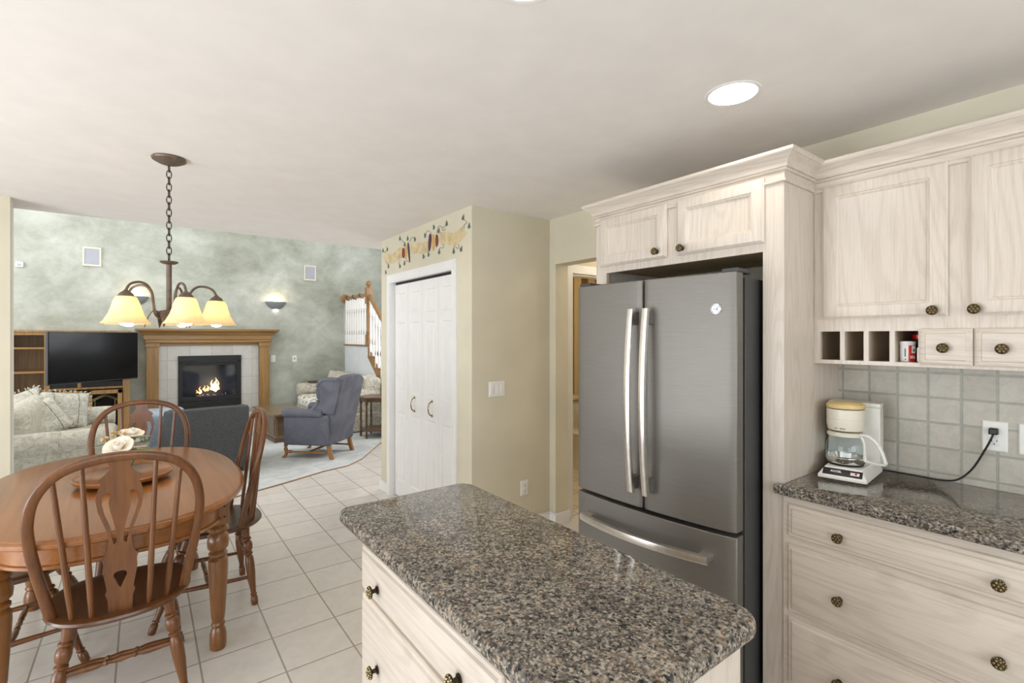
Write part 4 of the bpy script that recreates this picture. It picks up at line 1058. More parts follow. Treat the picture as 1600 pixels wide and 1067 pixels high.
# lazy susan and flowers
tr = thing('lazy_susan', 'round wooden turntable tray in the middle of the dining table', 'tray', (-0.078, 3.20, 0.76))
obj('foot', MB().lathe([(0.115, 0), (0.115, 0.016), (0.05, 0.018)], n=32), 'dark_gap', tr)
obj('tray', MB().lathe([(0.170, 0.016), (0.196, 0.020), (0.204, 0.028), (0.206, 0.038), (0.200, 0.041), (0.192, 0.036), (0.001, 0.036)], n=48), 'table_wood', tr)
fl = thing('flower_arrangement', 'cream artificial roses and pale leaves in a low green bowl on the wooden tray', 'flowers', (-0.085, 3.33, 0.796))
obj('bowl', MB().lathe([(0.028, 0), (0.034, 0.004), (0.046, 0.03), (0.050, 0.05), (0.044, 0.062), (0.001, 0.06)], n=20), 'vase_green', fl)
def rose(cx, cy, cz, r, tilt):
    mb = MB()
    R_ = Matrix.Translation((cx, cy, cz)) @ Matrix.Rotation(tilt[0], 4, 'X') @ Matrix.Rotation(tilt[1], 4, 'Y')
    for ringi, (n, rr, op) in enumerate(((5, 1.0, 0.9), (5, 0.75, 0.55), (4, 0.48, 0.25))):
        for k in range(n):
            a = 2 * PI * k / n + ringi * 0.6
            def pf(u, v, a=a, rr=rr, op=op, n=n):
                w = (2 * v - 1) * (PI / n * 1.25); t = u
                rad = r * rr * (0.18 + op * math.sin(t * PI / 2)) ; z = r * (0.62 * t * (1.3 - op) + 0.14 * (1 - (2 * v - 1) ** 2)) - (0.12 * r if t > .95 else 0) * op
                return (rad * math.cos(a + w), rad * math.sin(a + w), z)
            g = MB().grid(pf, 6, 6).xf(R_); mb.add(g.v, g.f)
    g = MB().sphere((0, 0, r * 0.3), r * 0.34, 10, 6).xf(R_); mb.add(g.v, g.f)
    o = obj('rose', mb, 'petal', fl, smooth=70)
    s = o.modifiers.new('thick', 'SOLIDIFY'); s.thickness = 0.0015
def cam_off(r, f): return (r + f * 0.02, -r * 0.02 + f)   # right / away along the sight line to the table
for rgt, fwd, z, r_, tl in ((-0.015, -0.045, 0.118, 0.064, (0.6, -0.25)), (0.052, 0.005, 0.124, 0.052, (0.4, 0.3)), (0.032, 0.045, 0.168, 0.054, (0.25, 0.1))):
    x, y = cam_off(rgt, fwd); rose(x, y, z, r_, tl)
def leaf_obj(cx, cy, cz, L, Wd, az, el, mat):
    def fn(u, v):
        w = Wd * math.sin(PI * min(1, 0.06 + u * 0.92)) * (2 * v - 1) * (1 + 0.28 * math.cos(u * 20))
        return (u * L, w, -0.35 * L * u * u + 0.15 * abs(w))
    g = MB().grid(fn, 12, 4).xf(Matrix.Translation((cx, cy, cz)) @ Matrix.Rotation(az, 4, 'Z') @ Matrix.Rotation(-el, 4, 'Y'))
    o = obj('leaf', g, mat, fl, smooth=60); s = o.modifiers.new('thick', 'SOLIDIFY'); s.thickness = 0.001
BASEA = -math.radians(2)
for az, el, L, Wd, z, mt in ((185, 0.0, 0.13, 0.03, 0.07, 'leaf'), (205, -0.1, 0.12, 0.032, 0.06, 'leaf'), (340, 0.1, 0.13, 0.035, 0.07, 'leaf'), (355, 0.35, 0.12, 0.03, 0.08, 'dark_leaf'), (15, 0.4, 0.11, 0.03, 0.10, 'leaf'), (250, -0.2, 0.09, 0.03, 0.06, 'dark_leaf'), (290, -0.2, 0.10, 0.03, 0.06, 'leaf'), (160, 0.3, 0.12, 0.025, 0.08, 'dark_leaf'), (60, 0.3, 0.1, 0.03, 0.07, 'leaf'), (110, 0.3, 0.1, 0.03, 0.07, 'dark_leaf'), (320, -0.15, 0.11, 0.03, 0.06, 'leaf')):
    leaf_obj(0, 0, z + 0.045, L * 1.12, Wd * 1.2, math.radians(az) + BASEA, el, mt)
for k in range(5):
    mb = MB(); bxr = -0.075 + 0.025 * k; base = cam_off(-0.01, 0.02)
    for q in range(5):
        x, y = cam_off(bxr + random.uniform(-0.014, 0.014), 0.02 + random.uniform(-0.02, 0.02)); z = 0.165 + 0.02 * math.sin(k) + random.uniform(-0.012, 0.02)
        mb.sphere((x, y, z), 0.0075, 8, 6)
        mb.tube([(base[0], base[1], 0.06), (x, y, z)], 0.0012, 4)
    obj('berry_sprig', mb, 'berry', fl)

# ------------------------------------------------------------------ dining chairs
def make_chair():
    t = thing('dining_chair', 'brown bow-back wooden chair nearest the camera with carved splat, at table end', 'chair', (0, 0, 0), 0, 'bow-back chairs round the dining table')
    # seat: D shape, local +y = front
    def outline(d):
        out = []
        for i in range(48):
            a = 2 * PI * i / 48; c, s = math.cos(a), math.sin(a)
            n = 2.9 if s > 0 else 2.3
            out.append(((0.237 - d) * math.copysign(abs(c) ** (2 / n), c), (0.232 - d) * math.copysign(abs(s) ** (2 / n), s)))
        return out
    loops = [[(x, y, z) for x, y in outline(d)] for d, z in ((0.030, 0.422), (0.010, 0.428), (0.0, 0.440), (0.003, 0.449), (0.012, 0.4525), (0.05, 0.450), (0.12, 0.444))]
    obj('seat', MB().loft(loops), 'chair_seat', t, smooth=45)
    # bow
    half = [(0.205, -0.095, 0.445), (0.222, -0.112, 0.54), (0.242, -0.135, 0.65), (0.256, -0.160, 0.76), (0.256, -0.182, 0.85), (0.232, -0.204, 0.94), (0.176, -0.222, 1.008), (0.092, -0.232, 1.042), (0.0, -0.235, 1.052)]
    full = [(-x, y, z) for x, y, z in half] + [p for p in reversed(half[:-1])]
    path = catmull(full, 5); loops = []
    for i, p in enumerate(path):
        a = path[max(i - 1, 0)]; b = path[min(i + 1, len(path) - 1)]; tg = (b - a).normalized()
        back = Vector((0, -1, -0.22)).normalized(); back = (back - tg * back.dot(tg)).normalized(); sd = tg.cross(back)
        hw, hd = 0.0165, 0.0125; c = 0.004
        loops.append([tuple(p + sd * u + back * v) for u, v in ((-hw + c, -hd), (hw - c, -hd), (hw, -hd + c), (hw, hd - c), (hw - c, hd), (0, hd + 0.002), (-hw + c, hd), (-hw, hd - c), (-hw, -hd + c))])
    obj('bow', MB().loft(loops), 'chair_wood', t, smooth=50)
    def bow_at(x):
        best = min((p for p in path if (p.x >= 0) == (x >= 0)), key=lambda p: abs(p.x - x) - p.z * 0.05); return best
    for bx_, tx_ in ((-0.142, -0.190), (-0.084, -0.104), (0.088, 0.104), (0.146, 0.190)):
        tp = bow_at(tx_); yb = -0.175 if abs(bx_) < 0.1 else -0.150
        obj('spindle', MB().rod((bx_, yb, 0.445), (tp.x, tp.y, tp.z - 0.004), [(0.0085, 0), (0.0105, 0.15), (0.0105, 0.3), (0.008, 1.0)], 10), 'chair_wood', t)
    # pierced splat, drawn in its own plane then leaned back
    Hs = 0.605
    prof = [(0.0, .036), (0.06, .038), (0.085, .045), (0.095, .040), (0.125, .044), (0.175, .052), (0.205, .050), (0.225, .055), (0.235, .045), (0.25, .040), (0.285, .034), (0.32, .036), (0.36, .049), (0.41, .065), (0.455, .071), (0.485, .066), (0.512, .057), (0.53, .064), (0.545, .046), (0.565, .032), (0.585, .033), (0.605, .042)]
    # heights above were laid from the seat up over .605 m
    outer = [(w, h) for h, w in prof] + [(-w, h) for h, w in reversed(prof)]
    def hole(s):
        pts = [(0.010, 0.285), (0.019, 0.275), (0.024, 0.30), (0.030, 0.34), (0.046, 0.39), (0.054, 0.43), (0.052, 0.465), (0.040, 0.478), (0.028, 0.474), (0.030, 0.462), (0.034, 0.44), (0.030, 0.41), (0.021, 0.37), (0.013, 0.33)]
        return [(s * x, z) for x, z in pts]
    key = [(0, 0.10), (0.012, 0.125), (0.021, 0.148), (0.017, 0.163), (0, 0.170), (-0.017, 0.163), (-0.021, 0.148), (-0.012, 0.125)]
    me = shape2d(outer, [hole(1), hole(-1), key], 0.014)
    lean = math.atan2(0.052, 0.60)
    me.transform(Matrix.Translation((0, -0.182, 0.444)) @ Matrix.Rotation(lean, 4, 'X'))
    obj('splat', me, 'chair_wood', t)
    LP = [(0.0135, 0), (0.017, 0.01), (0.0185, 0.06), (0.017, 0.10), (0.012, 0.115), (0.017, 0.125), (0.017, 0.135), (0.013, 0.145), (0.014, 0.19), (0.022, 0.40), (0.0235, 0.52), (0.021, 0.60), (0.0145, 0.625), (0.022, 0.640), (0.022, 0.655), (0.0145, 0.67), (0.0235, 0.70), (0.026, 0.75), (0.023, 0.79), (0.015, 0.81), (0.023, 0.825), (0.023, 0.84), (0.016, 0.855), (0.018, 0.90), (0.022, 1.0)]
    feet = {}
    for sx in (-1, 1):
        for nm, ty_, fy in (('rear', -0.125, -0.165), ('front', 0.145, 0.305)):
            top = Vector((sx * 0.15, ty_, 0.43)); ft = Vector((sx * 0.215, fy, 0)); feet[(sx, nm)] = (ft, top)
            obj('leg', MB().rod(ft, top, LP, 16), 'chair_wood', t)
    def at(k, z): f, tp = feet[k]; return f.lerp(tp, z / 0.43)
    SP = [(0.008, 0), (0.009, 0.06), (0.0135, 0.24), (0.0125, 0.30), (0.008, 0.35), (0.0125, 0.375), (0.008, 0.40), (0.0125, 0.5), (0.008, 0.60), (0.0125, 0.625), (0.008, 0.65), (0.0125, 0.70), (0.0135, 0.76), (0.009, 0.94), (0.008, 1)]
    for sx in (-1, 1): obj('stretcher', MB().rod(at((sx, 'rear'), 0.15), at((sx, 'front'), 0.17), [(0.008, 0), (0.0125, .45), (0.0125, .55), (0.008, 1)], 12), 'chair_wood', t)
    a = at((-1, 'rear'), 0.245); b = at((1, 'rear'), 0.245); obj('stretcher', MB().rod(a, b, SP, 12), 'chair_wood', t)
    a = at((-1, 'rear'), 0.15).lerp(at((-1, 'front'), 0.17), 0.52); b = at((1, 'rear'), 0.15).lerp(at((1, 'front'), 0.17), 0.52); obj('stretcher', MB().rod(a, b, SP, 12), 'chair_wood', t)
    return t
c1 = make_chair(); c1.location = (-0.070, 2.585, 0)
GR = 'bow-back chairs round the dining table'
dup(c1, (0.335, 3.27, 0), PI / 2, 'brown bow-back chair seen edge-on at the right side of the dining table', GR)
dup(c1, (-0.010, 3.965, 0), PI, 'brown bow-back chair at far end of table behind the flowers', GR)
dup(c1, (-0.515, 3.20, 0), -PI / 2, 'mostly hidden chair at left side of table, only seat and legs in view', GR)

# ------------------------------------------------------------------ great room: fireplace
fp = thing('fireplace', 'golden oak mantel and pale tile fireplace on green wall with lit gas fire', 'fireplace', (0.9, 9.5, 0))
FPO = (0.9, 9.5, 0)
mb = MB()
mb.box(0.17, 1.60, 9.43, 9.5, 1.19, 1.40); mb.box(0.17, 0.44, 9.43, 9.5, 0, 1.19); mb.box(1.33, 1.60, 9.43, 9.5, 0, 1.19); mb.box(0.44, 1.33, 9.43, 9.5, 0, 0.33)
obj('tile_surround', mb, 'fire_tile', fp, FPO)
for x0 in (0.035, 1.605):
    mb = MB(); mb.box(x0, x0 + 0.155, 9.36, 9.5, 0, 1.36); mb.box(x0 - 0.012, x0 + 0.167, 9.345, 9.5, 1.335, 1.40)
    obj('pilaster', mb, 'oak', fp, FPO, bev=0.004)
mb = MB(); mb.box(0.19, 1.605, 9.40, 9.5, 1.36, 1.40); mb.box(0.02, 1.775, 9.35, 9.5, 1.40, 1.455); mb.box(0.005, 1.79, 9.335, 9.5, 1.405, 1.42)
mb.box(0.0, 1.795, 9.33, 9.5, 1.455, 1.53)
obj('frieze', mb, 'oak_h', fp, FPO, bev=0.004)
prof = [(0, 1.525), (0.02, 1.53), (0.035, 1.55), (0.06, 1.575), (0.09, 1.59), (0.10, 1.60), (0.10, 1.625), (0, 1.625)]
mb = MB().loft([[(0.0 - d * 1.0, 9.5, z) for d, z in prof], [(0.0 - d, 9.33 - d, z) for d, z in prof], [(1.795 + d, 9.33 - d, z) for d, z in prof], [(1.795 + d, 9.5, z) for d, z in prof]])
mb.box(0.0, 1.795, 9.33, 9.5, 1.53, 1.62)
obj('mantel_shelf', mb, 'oak_h', fp, FPO)
mb = MB(); mb.box(0.0, 1.85, 9.04, 9.43, 0, 0.27)
obj('hearth', mb, 'fire_tile', fp, FPO)
mb = MB(); mb.box(0.0, 1.85, 9.035, 9.43, 0.27, 0.285)
obj('hearth_top', mb, 'hearth_top', fp, FPO, bev=0.003)
# gas insert
mb = MB()
mb.box(0.44, 1.33, 9.40, 9.44, 1.10, 1.19); mb.box(0.44, 1.33, 9.40, 9.44, 0.33, 0.44); mb.box(0.44, 0.50, 9.41, 9.44, 0.44, 1.10); mb.box(1.27, 1.33, 9.41, 9.44, 0.44, 1.10)
mb.box(0.44, 1.33, 9.385, 9.41, 1.075, 1.085); mb.box(0.48, 1.29, 9.40, 9.44, 1.03, 1.075); mb.box(0.48, 1.29, 9.40, 9.44, 0.455, 0.52)
ins = obj('firebox_frame', mb, 'black', fp, FPO, bev=0.003)
mb = MB()
mb.add([(0.50, 9.44, 0.50), (1.27, 9.44, 0.50), (1.27, 9.44, 1.06), (0.50, 9.44, 1.06), (0.60, 9.49, 0.52), (1.17, 9.49, 0.52), (1.17, 9.49, 1.05), (0.60, 9.49, 1.05)], [(4, 5, 6, 7), (0, 4, 7, 3), (1, 2, 6, 5), (0, 1, 5, 4), (3, 7, 6, 2)])
obj('firebox', mb, 'firebox', ins, FPO, smooth=0)
logs = [((0.66, 9.452, 0.56), (0.98, 9.475, 0.585), .028), ((0.85, 9.458, 0.565), (1.14, 9.47, 0.55), .026), ((0.72, 9.46, 0.61), (1.05, 9.47, 0.62), .022), ((0.76, 9.455, 0.59), (0.88, 9.475, 0.66), .018), ((1.00, 9.455, 0.58), (0.92, 9.475, 0.66), .018)]
for a, b, r_ in logs:
    obj('log', MB().rod(a, b, [(r_ * .8, 0), (r_, .1), (r_ * .9, .4), (r_ * 1.05, .7), (r_ * .85, 1)], 10), 'char', ins, FPO)
mb = MB()
for k in range(26): mb.sphere((random.uniform(0.70, 1.12), random.uniform(9.443, 9.455), random.uniform(0.53, 0.555)), random.uniform(0.006, 0.012), 6, 4)
e_ = obj('embers', mb, 'ember', ins, FPO); e_['kind'] = 'stuff'
for x, z, h_, w_, m_ in ((0.74, 0.555, 0.13, 0.022, 'flame'), (0.70, 0.545, 0.09, 0.018, 'flame'), (0.80, 0.60, 0.10, 0.016, 'flame'), (0.85, 0.61, 0.09, 0.018, 'flame'), (0.905, 0.62, 0.17, 0.02, 'flame_core'), (0.96, 0.63, 0.19, 0.024, 'flame_core'), (0.99, 0.62, 0.17, 0.024, 'flame'), (0.94, 0.60, 0.08, 0.03, 'flame_core')):
    path = [(x + 0.012 * math.sin(k * 1.3 + x * 40), 9.452, z + h_ * k / 7) for k in range(8)]
    obj('flame', MB().tube(path, [w_ * (0.55 + 0.6 * math.sin(PI * min(1, k / 7 * 1.2 + .15))) * (1 - (k / 7) ** 2) + 0.001 for k in range(8)], 8, flat=1, up=(0, 1, 0)), m_, ins, FPO, smooth=80)
obj('glass_pane', MB().box(0.495, 1.275, 9.432, 9.435, 0.515, 1.035), 'fire_glass', ins, FPO)
point('fire_glow', (0.9, 9.442, 0.75), 0.5, (1, 0.55, 0.22), 0.05)

# sconces
for x, lab in ((1.885, 'grey half-bowl wall sconce lit above the mantel right end'), (-0.105, 'grey half-bowl wall sconce lit behind the chandelier, above the television')):
    t = thing('wall_sconce', lab, 'wall lamp', (x, 9.5, 2.06), 0, 'sconces on the green wall')
    n = 14; prof = [(0.045, -0.075), (0.09, -0.055), (0.135, -0.015), (0.168, 0.035), (0.172, 0.06), (0.16, 0.06), (0.12, 0.0), (0.05, -0.05)]
    mb = MB(); loops = [[(r_ * math.cos(PI + PI * k / n), 0.78 * r_ * math.sin(PI + PI * k / n), z) for k in range(n + 1)] for r_, z in prof]
    mb.loft(loops, closed=False, cap0=False, cap1=False)
    obj('bowl', mb, 'sconce', t, smooth=60)
    mb = MB(); mb.prism([(0.045 * math.cos(PI + PI * k / n), 0.04 * math.sin(PI + PI * k / n)) for k in range(n + 1)], -0.10, -0.065)
    obj('lower_lens', mb, 'can_glow', t)
    obj('bulb', MB().sphere((0, -0.06, 0.0), 0.02, 10, 6), 'bulb', t)
    point('sconce_lamp', (x, 9.42, 2.14), 2.6, (1, 0.80, 0.52), 0.04)

# ------------------------------------------------------------------ entertainment centre, television
EO = (-0.9, 9.2, 0)
ec = thing('entertainment_center', 'golden oak entertainment centre with open shelves and glass doors against green wall', 'cabinet', EO)
Y0 = 8.92
mb = MB()
mb.box(-1.72, -1.69, Y0, 9.48, 0, 1.56); mb.box(-1.04, -1.005, Y0, 9.48, 0, 1.56); mb.box(-1.69, -1.04, 9.46, 9.48, 0, 1.56); mb.box(-1.72, -0.15, Y0 - 0.02, 9.48, 1.555, 1.585)
mb.box(-1.72, -1.69, Y0 - 0.012, Y0, 0, 1.56); mb.box(-1.05, -0.995, Y0 - 0.012, Y0, 0, 1.56)
mb.box(-0.20, -0.165, Y0, 9.48, 0, 1.56); mb.box(-1.005, -0.20, 9.46, 9.48, 0, 1.56); mb.box(-0.235, -0.155, Y0 - 0.012, Y0, 0, 1.56); mb.box(-1.005, -0.20, Y0, 9.48, 0.77, 0.80); mb.box(-1.72, -0.15, Y0, 9.48, 0, 0.08)
mb.box(-1.69, -1.04, Y0 - 0.01, 9.0, 1.52, 1.555); mb.box(-0.72, -0.68, Y0, 9.46, 0.80, 1.05); mb.box(-1.0, -0.235, Y0, 9.46, 1.02, 1.05)
obj('carcass', mb, 'oak', ec, EO, bev=0.003)
for z in (0.34, 0.665, 1.015, 1.335): obj('shelf', MB().box(-1.69, -1.04, Y0 + 0.005, 9.46, z, z + 0.025), 'oak_h', ec, EO, bev=0.003)
for x0 in (-0.995, -0.615):
    w = 0.375; mb = MB()
    mb.box(x0, x0 + 0.05, Y0 - 0.03, Y0 - 0.008, 0.10, 0.755); mb.box(x0 + w - 0.05, x0 + w, Y0 - 0.03, Y0 - 0.008, 0.10, 0.755); mb.box(x0, x0 + w, Y0 - 0.03, Y0 - 0.008, 0.10, 0.15); mb.box(x0, x0 + w, Y0 - 0.03, Y0 - 0.008, 0.70, 0.755)
    d = obj('door', mb, 'oak', ec, EO, bev=0.004)
    obj('pane', MB().box(x0 + 0.05, x0 + w - 0.05, Y0 - 0.02, Y0 - 0.016, 0.15, 0.70), 'cab_glass', d, EO)
    mb = MB()
    for dz in (0, 0.02): mb.tube(catmull([(x0 + 0.05, Y0 - 0.024, 0.60 + dz), (x0 + 0.12, Y0 - 0.024, 0.64 + dz), (x0 + w / 2, Y0 - 0.024, 0.665 + dz), (x0 + w - 0.12, Y0 - 0.024, 0.64 + dz), (x0 + w - 0.05, Y0 - 0.024, 0.60 + dz)], 4), 0.003, 5)
    for xx in (x0 + 0.08, x0 + w - 0.08): mb.tube([(xx, Y0 - 0.024, 0.15), (xx, Y0 - 0.024, 0.62)], 0.003, 5)
    obj('leading', mb, 'brass', d, EO)
# components on the ledge
for x0, x1, h_, nm, lab in ((-0.98, -0.75, 0.11, 'set_top_box', 'black box left of the post under the television'), (-0.66, -0.26, 0.14, 'media_receiver', 'black receiver right of the post under the television')):
    t = thing(nm, lab, 'electronics', ((x0 + x1) / 2, 9.2, 0.80))
    obj('housing', MB().box(x0, x1, 9.05, 9.4, 0.80, 0.80 + h_), 'black_plastic', t, ((x0 + x1) / 2, 9.2, 0.80), bev=0.004)
    mb = MB()
    for k in range(3): mb.lathe([(0.010, 0), (0.010, 0.01), (0.001, 0.012)], (x0 + 0.06 + k * 0.05, 9.05, 0.80 + h_ * .5), (0, -1, 0), 10)
    obj('dial', mb, 'steel', t, ((x0 + x1) / 2, 9.2, 0.80))
t = thing('soundbar', 'long black soundbar with round speaker cones on oak ledge under the television', 'soundbar', (-0.58, 8.955, 0.80))
obj('bar', MB().box(-0.42, 0.40 - 0.02, -0.033, 0.045, 0, 0.075), 'black_plastic', t, bev=0.008)
for xx in (-0.37, -0.29, 0.22, 0.29, 0.345): obj('speaker_cone', MB().lathe([(0.026, 0), (0.026, 0.004), (0.018, 0.002), (0.006, 0.005), (0.001, 0.005)], (xx, -0.033, 0.037), (0, -1, 0), 16), 'black', t)
# TV on a swing arm
a = Vector((-0.935, 8.13, 0)); b = Vector((-0.073, 8.82, 0)); mid = (a + b) / 2; ang = math.atan2(b.y - a.y, b.x - a.x); wv = (b - a).length
tv = thing('television', 'large black flat television angled in front of the oak entertainment centre', 'television', (mid.x, mid.y, 0.905), ang)
obj('screen', MB().box(-wv / 2 + 0.008, wv / 2 - 0.008, -0.022, -0.01, 0.016, 0.648), 'black_gloss', tv)
obj('bezel', MB().box(-wv / 2, wv / 2, -0.016, 0.03, 0, 0.656), 'black_plastic', tv, bev=0.004)
mb = MB().box(-0.2, 0.2, 0.03, 0.055, 0.2, 0.5)
mb.tube([(0, 0.05, 0.35), (0.10, 0.35, 0.35), (0.15, 0.42, 0.35), (0.0, 0.68, 0.35)], 0.02, 8)
obj('wall_arm', mb, 'black', tv)

# ------------------------------------------------------------------ sofas, pillows
def roundbox(mb, x0, x1, y0, y1, z0, z1, r, n=4):
    """box with rounded vertical profile through nested loops"""
    def rr(d, z):
        out = []
        for cx, cy, a0 in ((x1 - r, y1 - r, 0), (x0 + r, y1 - r, PI / 2), (x0 + r, y0 + r, PI), (x1 - r, y0 + r, 1.5 * PI)):
            for k in range(n + 1):
                a = a0 + PI / 2 * k / n; out.append((cx + (r - d) * math.cos(a), cy + (r - d) * math.sin(a), z))
        return out
    L = []
    for k in range(n + 1):
        a = PI / 2 * (1 - k / n); L.append(rr(r - r * math.cos(a), z0 + r - r * math.sin(a)))
    for k in range(n + 1):
        a = PI / 2 * k / n; L.append(rr(r - r * math.cos(a), z1 - r + r * math.sin(a)))
    return mb.loft(L)
def make_sofa(name, label, loc, rotz, L, fab, seatfab, throw=False, D=0.92):
    """local: faces +x, runs along y, origin = middle of footprint"""
    t = thing(name, label, 'sofa', loc, rotz)
    hx = D / 2; hy = L / 2
    mb = MB(); roundbox(mb, -hx + 0.02, hx - 0.04, -hy + 0.012, hy - 0.012, 0.01, 0.30, 0.03); obj('skirt', mb, fab, t, smooth=60)
    mb = MB(); roundbox(mb, -hx, -hx + 0.24, -hy + 0.04, hy - 0.04, 0.10, 0.84, 0.09); obj('backrest', mb, fab, t, smooth=60)
    for s in (-1, 1):
        mb = MB(); y = s * (hy - 0.115)
        roundbox(mb, -hx + 0.04, hx - 0.05, y - 0.085, y + 0.085, 0.05, 0.56, 0.04)
        mb.rod((-hx + 0.05, y, 0.545), (hx - 0.03, y, 0.545), [(0.06, 0), (0.112, 0.02), (0.115, 0.1), (0.115, 0.9), (0.110, 0.985), (0.09, 1.0)], 20)
        a_ = obj('arm', mb, fab, t, smooth=60)
        mb = MB()
        for xx in (-0.22, 0.12):
            mb.tube([(xx, y + 0.1165 * math.cos(q), 0.545 + 0.1165 * math.sin(q)) for q in [k * PI / 10 - 0.3 for k in range(13)]], 0.004, 5)
        obj('piping', mb, 'fringe', a_)
    n = 2; cw = (2 * hy - 0.42) / n
    for k in range(n):
        mb = MB(); ya = -hy + 0.21 + k * cw; roundbox(mb, -hx + 0.2, hx, ya + 0.004, ya + cw - 0.004, 0.29, 0.47, 0.06); obj('seat_cushion', mb, seatfab, t, smooth=60)
        mb = MB(); roundbox(mb, -hx + 0.14, -hx + 0.36, ya + 0.004, ya + cw - 0.004, 0.46, 0.86, 0.09); obj('back_cushion', mb, fab, t, smooth=60)
    return t
make_sofa('sofa', 'cream damask sofa with pillows at the left edge behind the dining table', (-0.70, 6.70, 0.012), 0, 2.0, 'damask', 'damask')
make_sofa('sofa', 'floral sofa against the white stair wall behind the blue-grey wing chair', (2.62, 8.42, 0.012), PI, 1.90, 'floral', 'floral_seat')
def pillow(label, loc, rot, w, h, t_, fab, fringe=True, group='pillows on the cream sofa', tassel=True, rnd=False):
    o = thing('throw_pillow', label, 'pillow', loc, 0, group); o.rotation_euler = rot
    mb = MB(); N = 14
    for s in (1, -1):
        def fn(u, v, s=s):
            a = 2 * u - 1; b = 2 * v - 1
            if rnd:
                l = max(abs(a), abs(b)); rr = math.hypot(a, b) or 1; a, b = a * l / rr, b * l / rr; e = 1 - a * a - b * b
                return (a * w / 2, b * h / 2, s * t_ / 2 * max(e, 0) ** 0.5)
            e = (1 - a ** 4) * (1 - b ** 4); p = 1 - 0.06 * (1 - abs(a) ** 2) * abs(b) ; q = 1 - 0.06 * (1 - b * b) * abs(a)
            return (a * w / 2 * q, b * h / 2 * p, s * t_ / 2 * max(e, 0) ** 0.55)
        mb.grid(fn, N, N)
    c = obj('cover', mb, fab, o, smooth=80, weld=True)
    if fringe:
        mb = MB(); per = []
        for k in range(40):
            f = k / 40 * 4; sd = int(f); u = f - sd; q = (2 * u - 1) * 0.5
            x, y = ((q * w, -h / 2), (w / 2, q * h), (-q * w, h / 2), (-w / 2, -q * h))[sd]; per.append((x, y, 0))
        for x, y, _ in per:
            d = Vector((x, y, 0)).normalized(); 
            for j in range(3):
                p0 = Vector((x, y, 0)) * 0.97 + Vector((-d.y, d.x, 0)) * random.uniform(-0.012, 0.012)
                mb.tube([p0, p0 + d * 0.014 + Vector((random.uniform(-.006, .006), random.uniform(-.006, .006), random.uniform(-.012, .012))), p0 + d * 0.024 + Vector((random.uniform(-.01, .01), random.uniform(-.01, .01), random.uniform(-.016, .016)))], 0.004, 4)
        fo = obj('fringe', mb, 'fringe', c); fo['kind'] = 'stuff'
        for x0 in (-0.12, 0.10):
            ln = []
            for k in range(17):
                b = -0.96 + 1.92 * k / 16; a = x0 * 2 / w
                ln.append((x0, b * h / 2, t_ / 2 * max((1 - a ** 4) * (1 - b ** 4), 0) ** 0.55 + 0.001))
            obj('seam', MB().tube(ln, 0.0025, 5), 'seam', c)
    return o
pillow('large fringed cream pillow standing against the far arm of the damask sofa', (-0.70, 7.30, 0.68), (math.radians(78), math.radians(8), math.radians(28)), 0.46, 0.42, 0.16, 'damask_pillow')
pillow('fringed cream pillow tilted in front of the other pillows on damask sofa', (-0.84, 6.86, 0.645), (math.radians(68), math.radians(-22), math.radians(38)), 0.45, 0.38, 0.15, 'damask_pillow')
pillow('fringed cream pillow at the back left corner, partly behind beige wall', (-1.02, 7.36, 0.70), (math.radians(74), math.radians(-14), math.radians(45)), 0.46, 0.42, 0.15, 'damask_pillow')
pillow('rounded pale pillow on the floral sofa against the stair wall', (2.93, 7.74, 0.745), (math.radians(78), 0, math.radians(-62)), 0.36, 0.30, 0.16, 'damask_pillow', False, 'pillows on the floral sofa', rnd=True)
pillow('patterned pillow at the far end of floral sofa, peeking above the wing chair', (2.74, 8.98, 0.74), (math.radians(75), 0, math.radians(-80)), 0.34, 0.32, 0.14, 'floral', False, 'pillows on the floral sofa')
t = obj('folded_remote_tray', MB().box(-0.13, 0.13, -0.06, 0.06, 0, 0.03), 'dark_wood', None, bev=0.006)
t.name = 'book'; t.location = (2.50, 9.245, 0.672); tag(t, 'dark flat book lying on the far arm of the floral sofa', 'book')

# ------------------------------------------------------------------ wing chair
wc_f = Vector((-0.687, 0.727, 0)); wc_ang = math.atan2(wc_f.y, wc_f.x) - PI / 2    # local +y is the front
wc = thing('wing_chair', 'blue-grey upholstered wing chair with wooden legs turned away on the carpet', 'armchair', (1.79, 6.44, 0.012), wc_ang)
HW = 0.30
mb = MB(); roundbox(mb, -HW, HW, -0.30, 0.31, 0.165, 0.34, 0.03); obj('seat_frame', mb, 'wing', wc, smooth=60)
mb = MB(); roundbox(mb, -HW + 0.07, HW - 0.07, -0.18, 0.36, 0.33, 0.46, 0.045); obj('seat_cushion', mb, 'wing', wc, smooth=60)
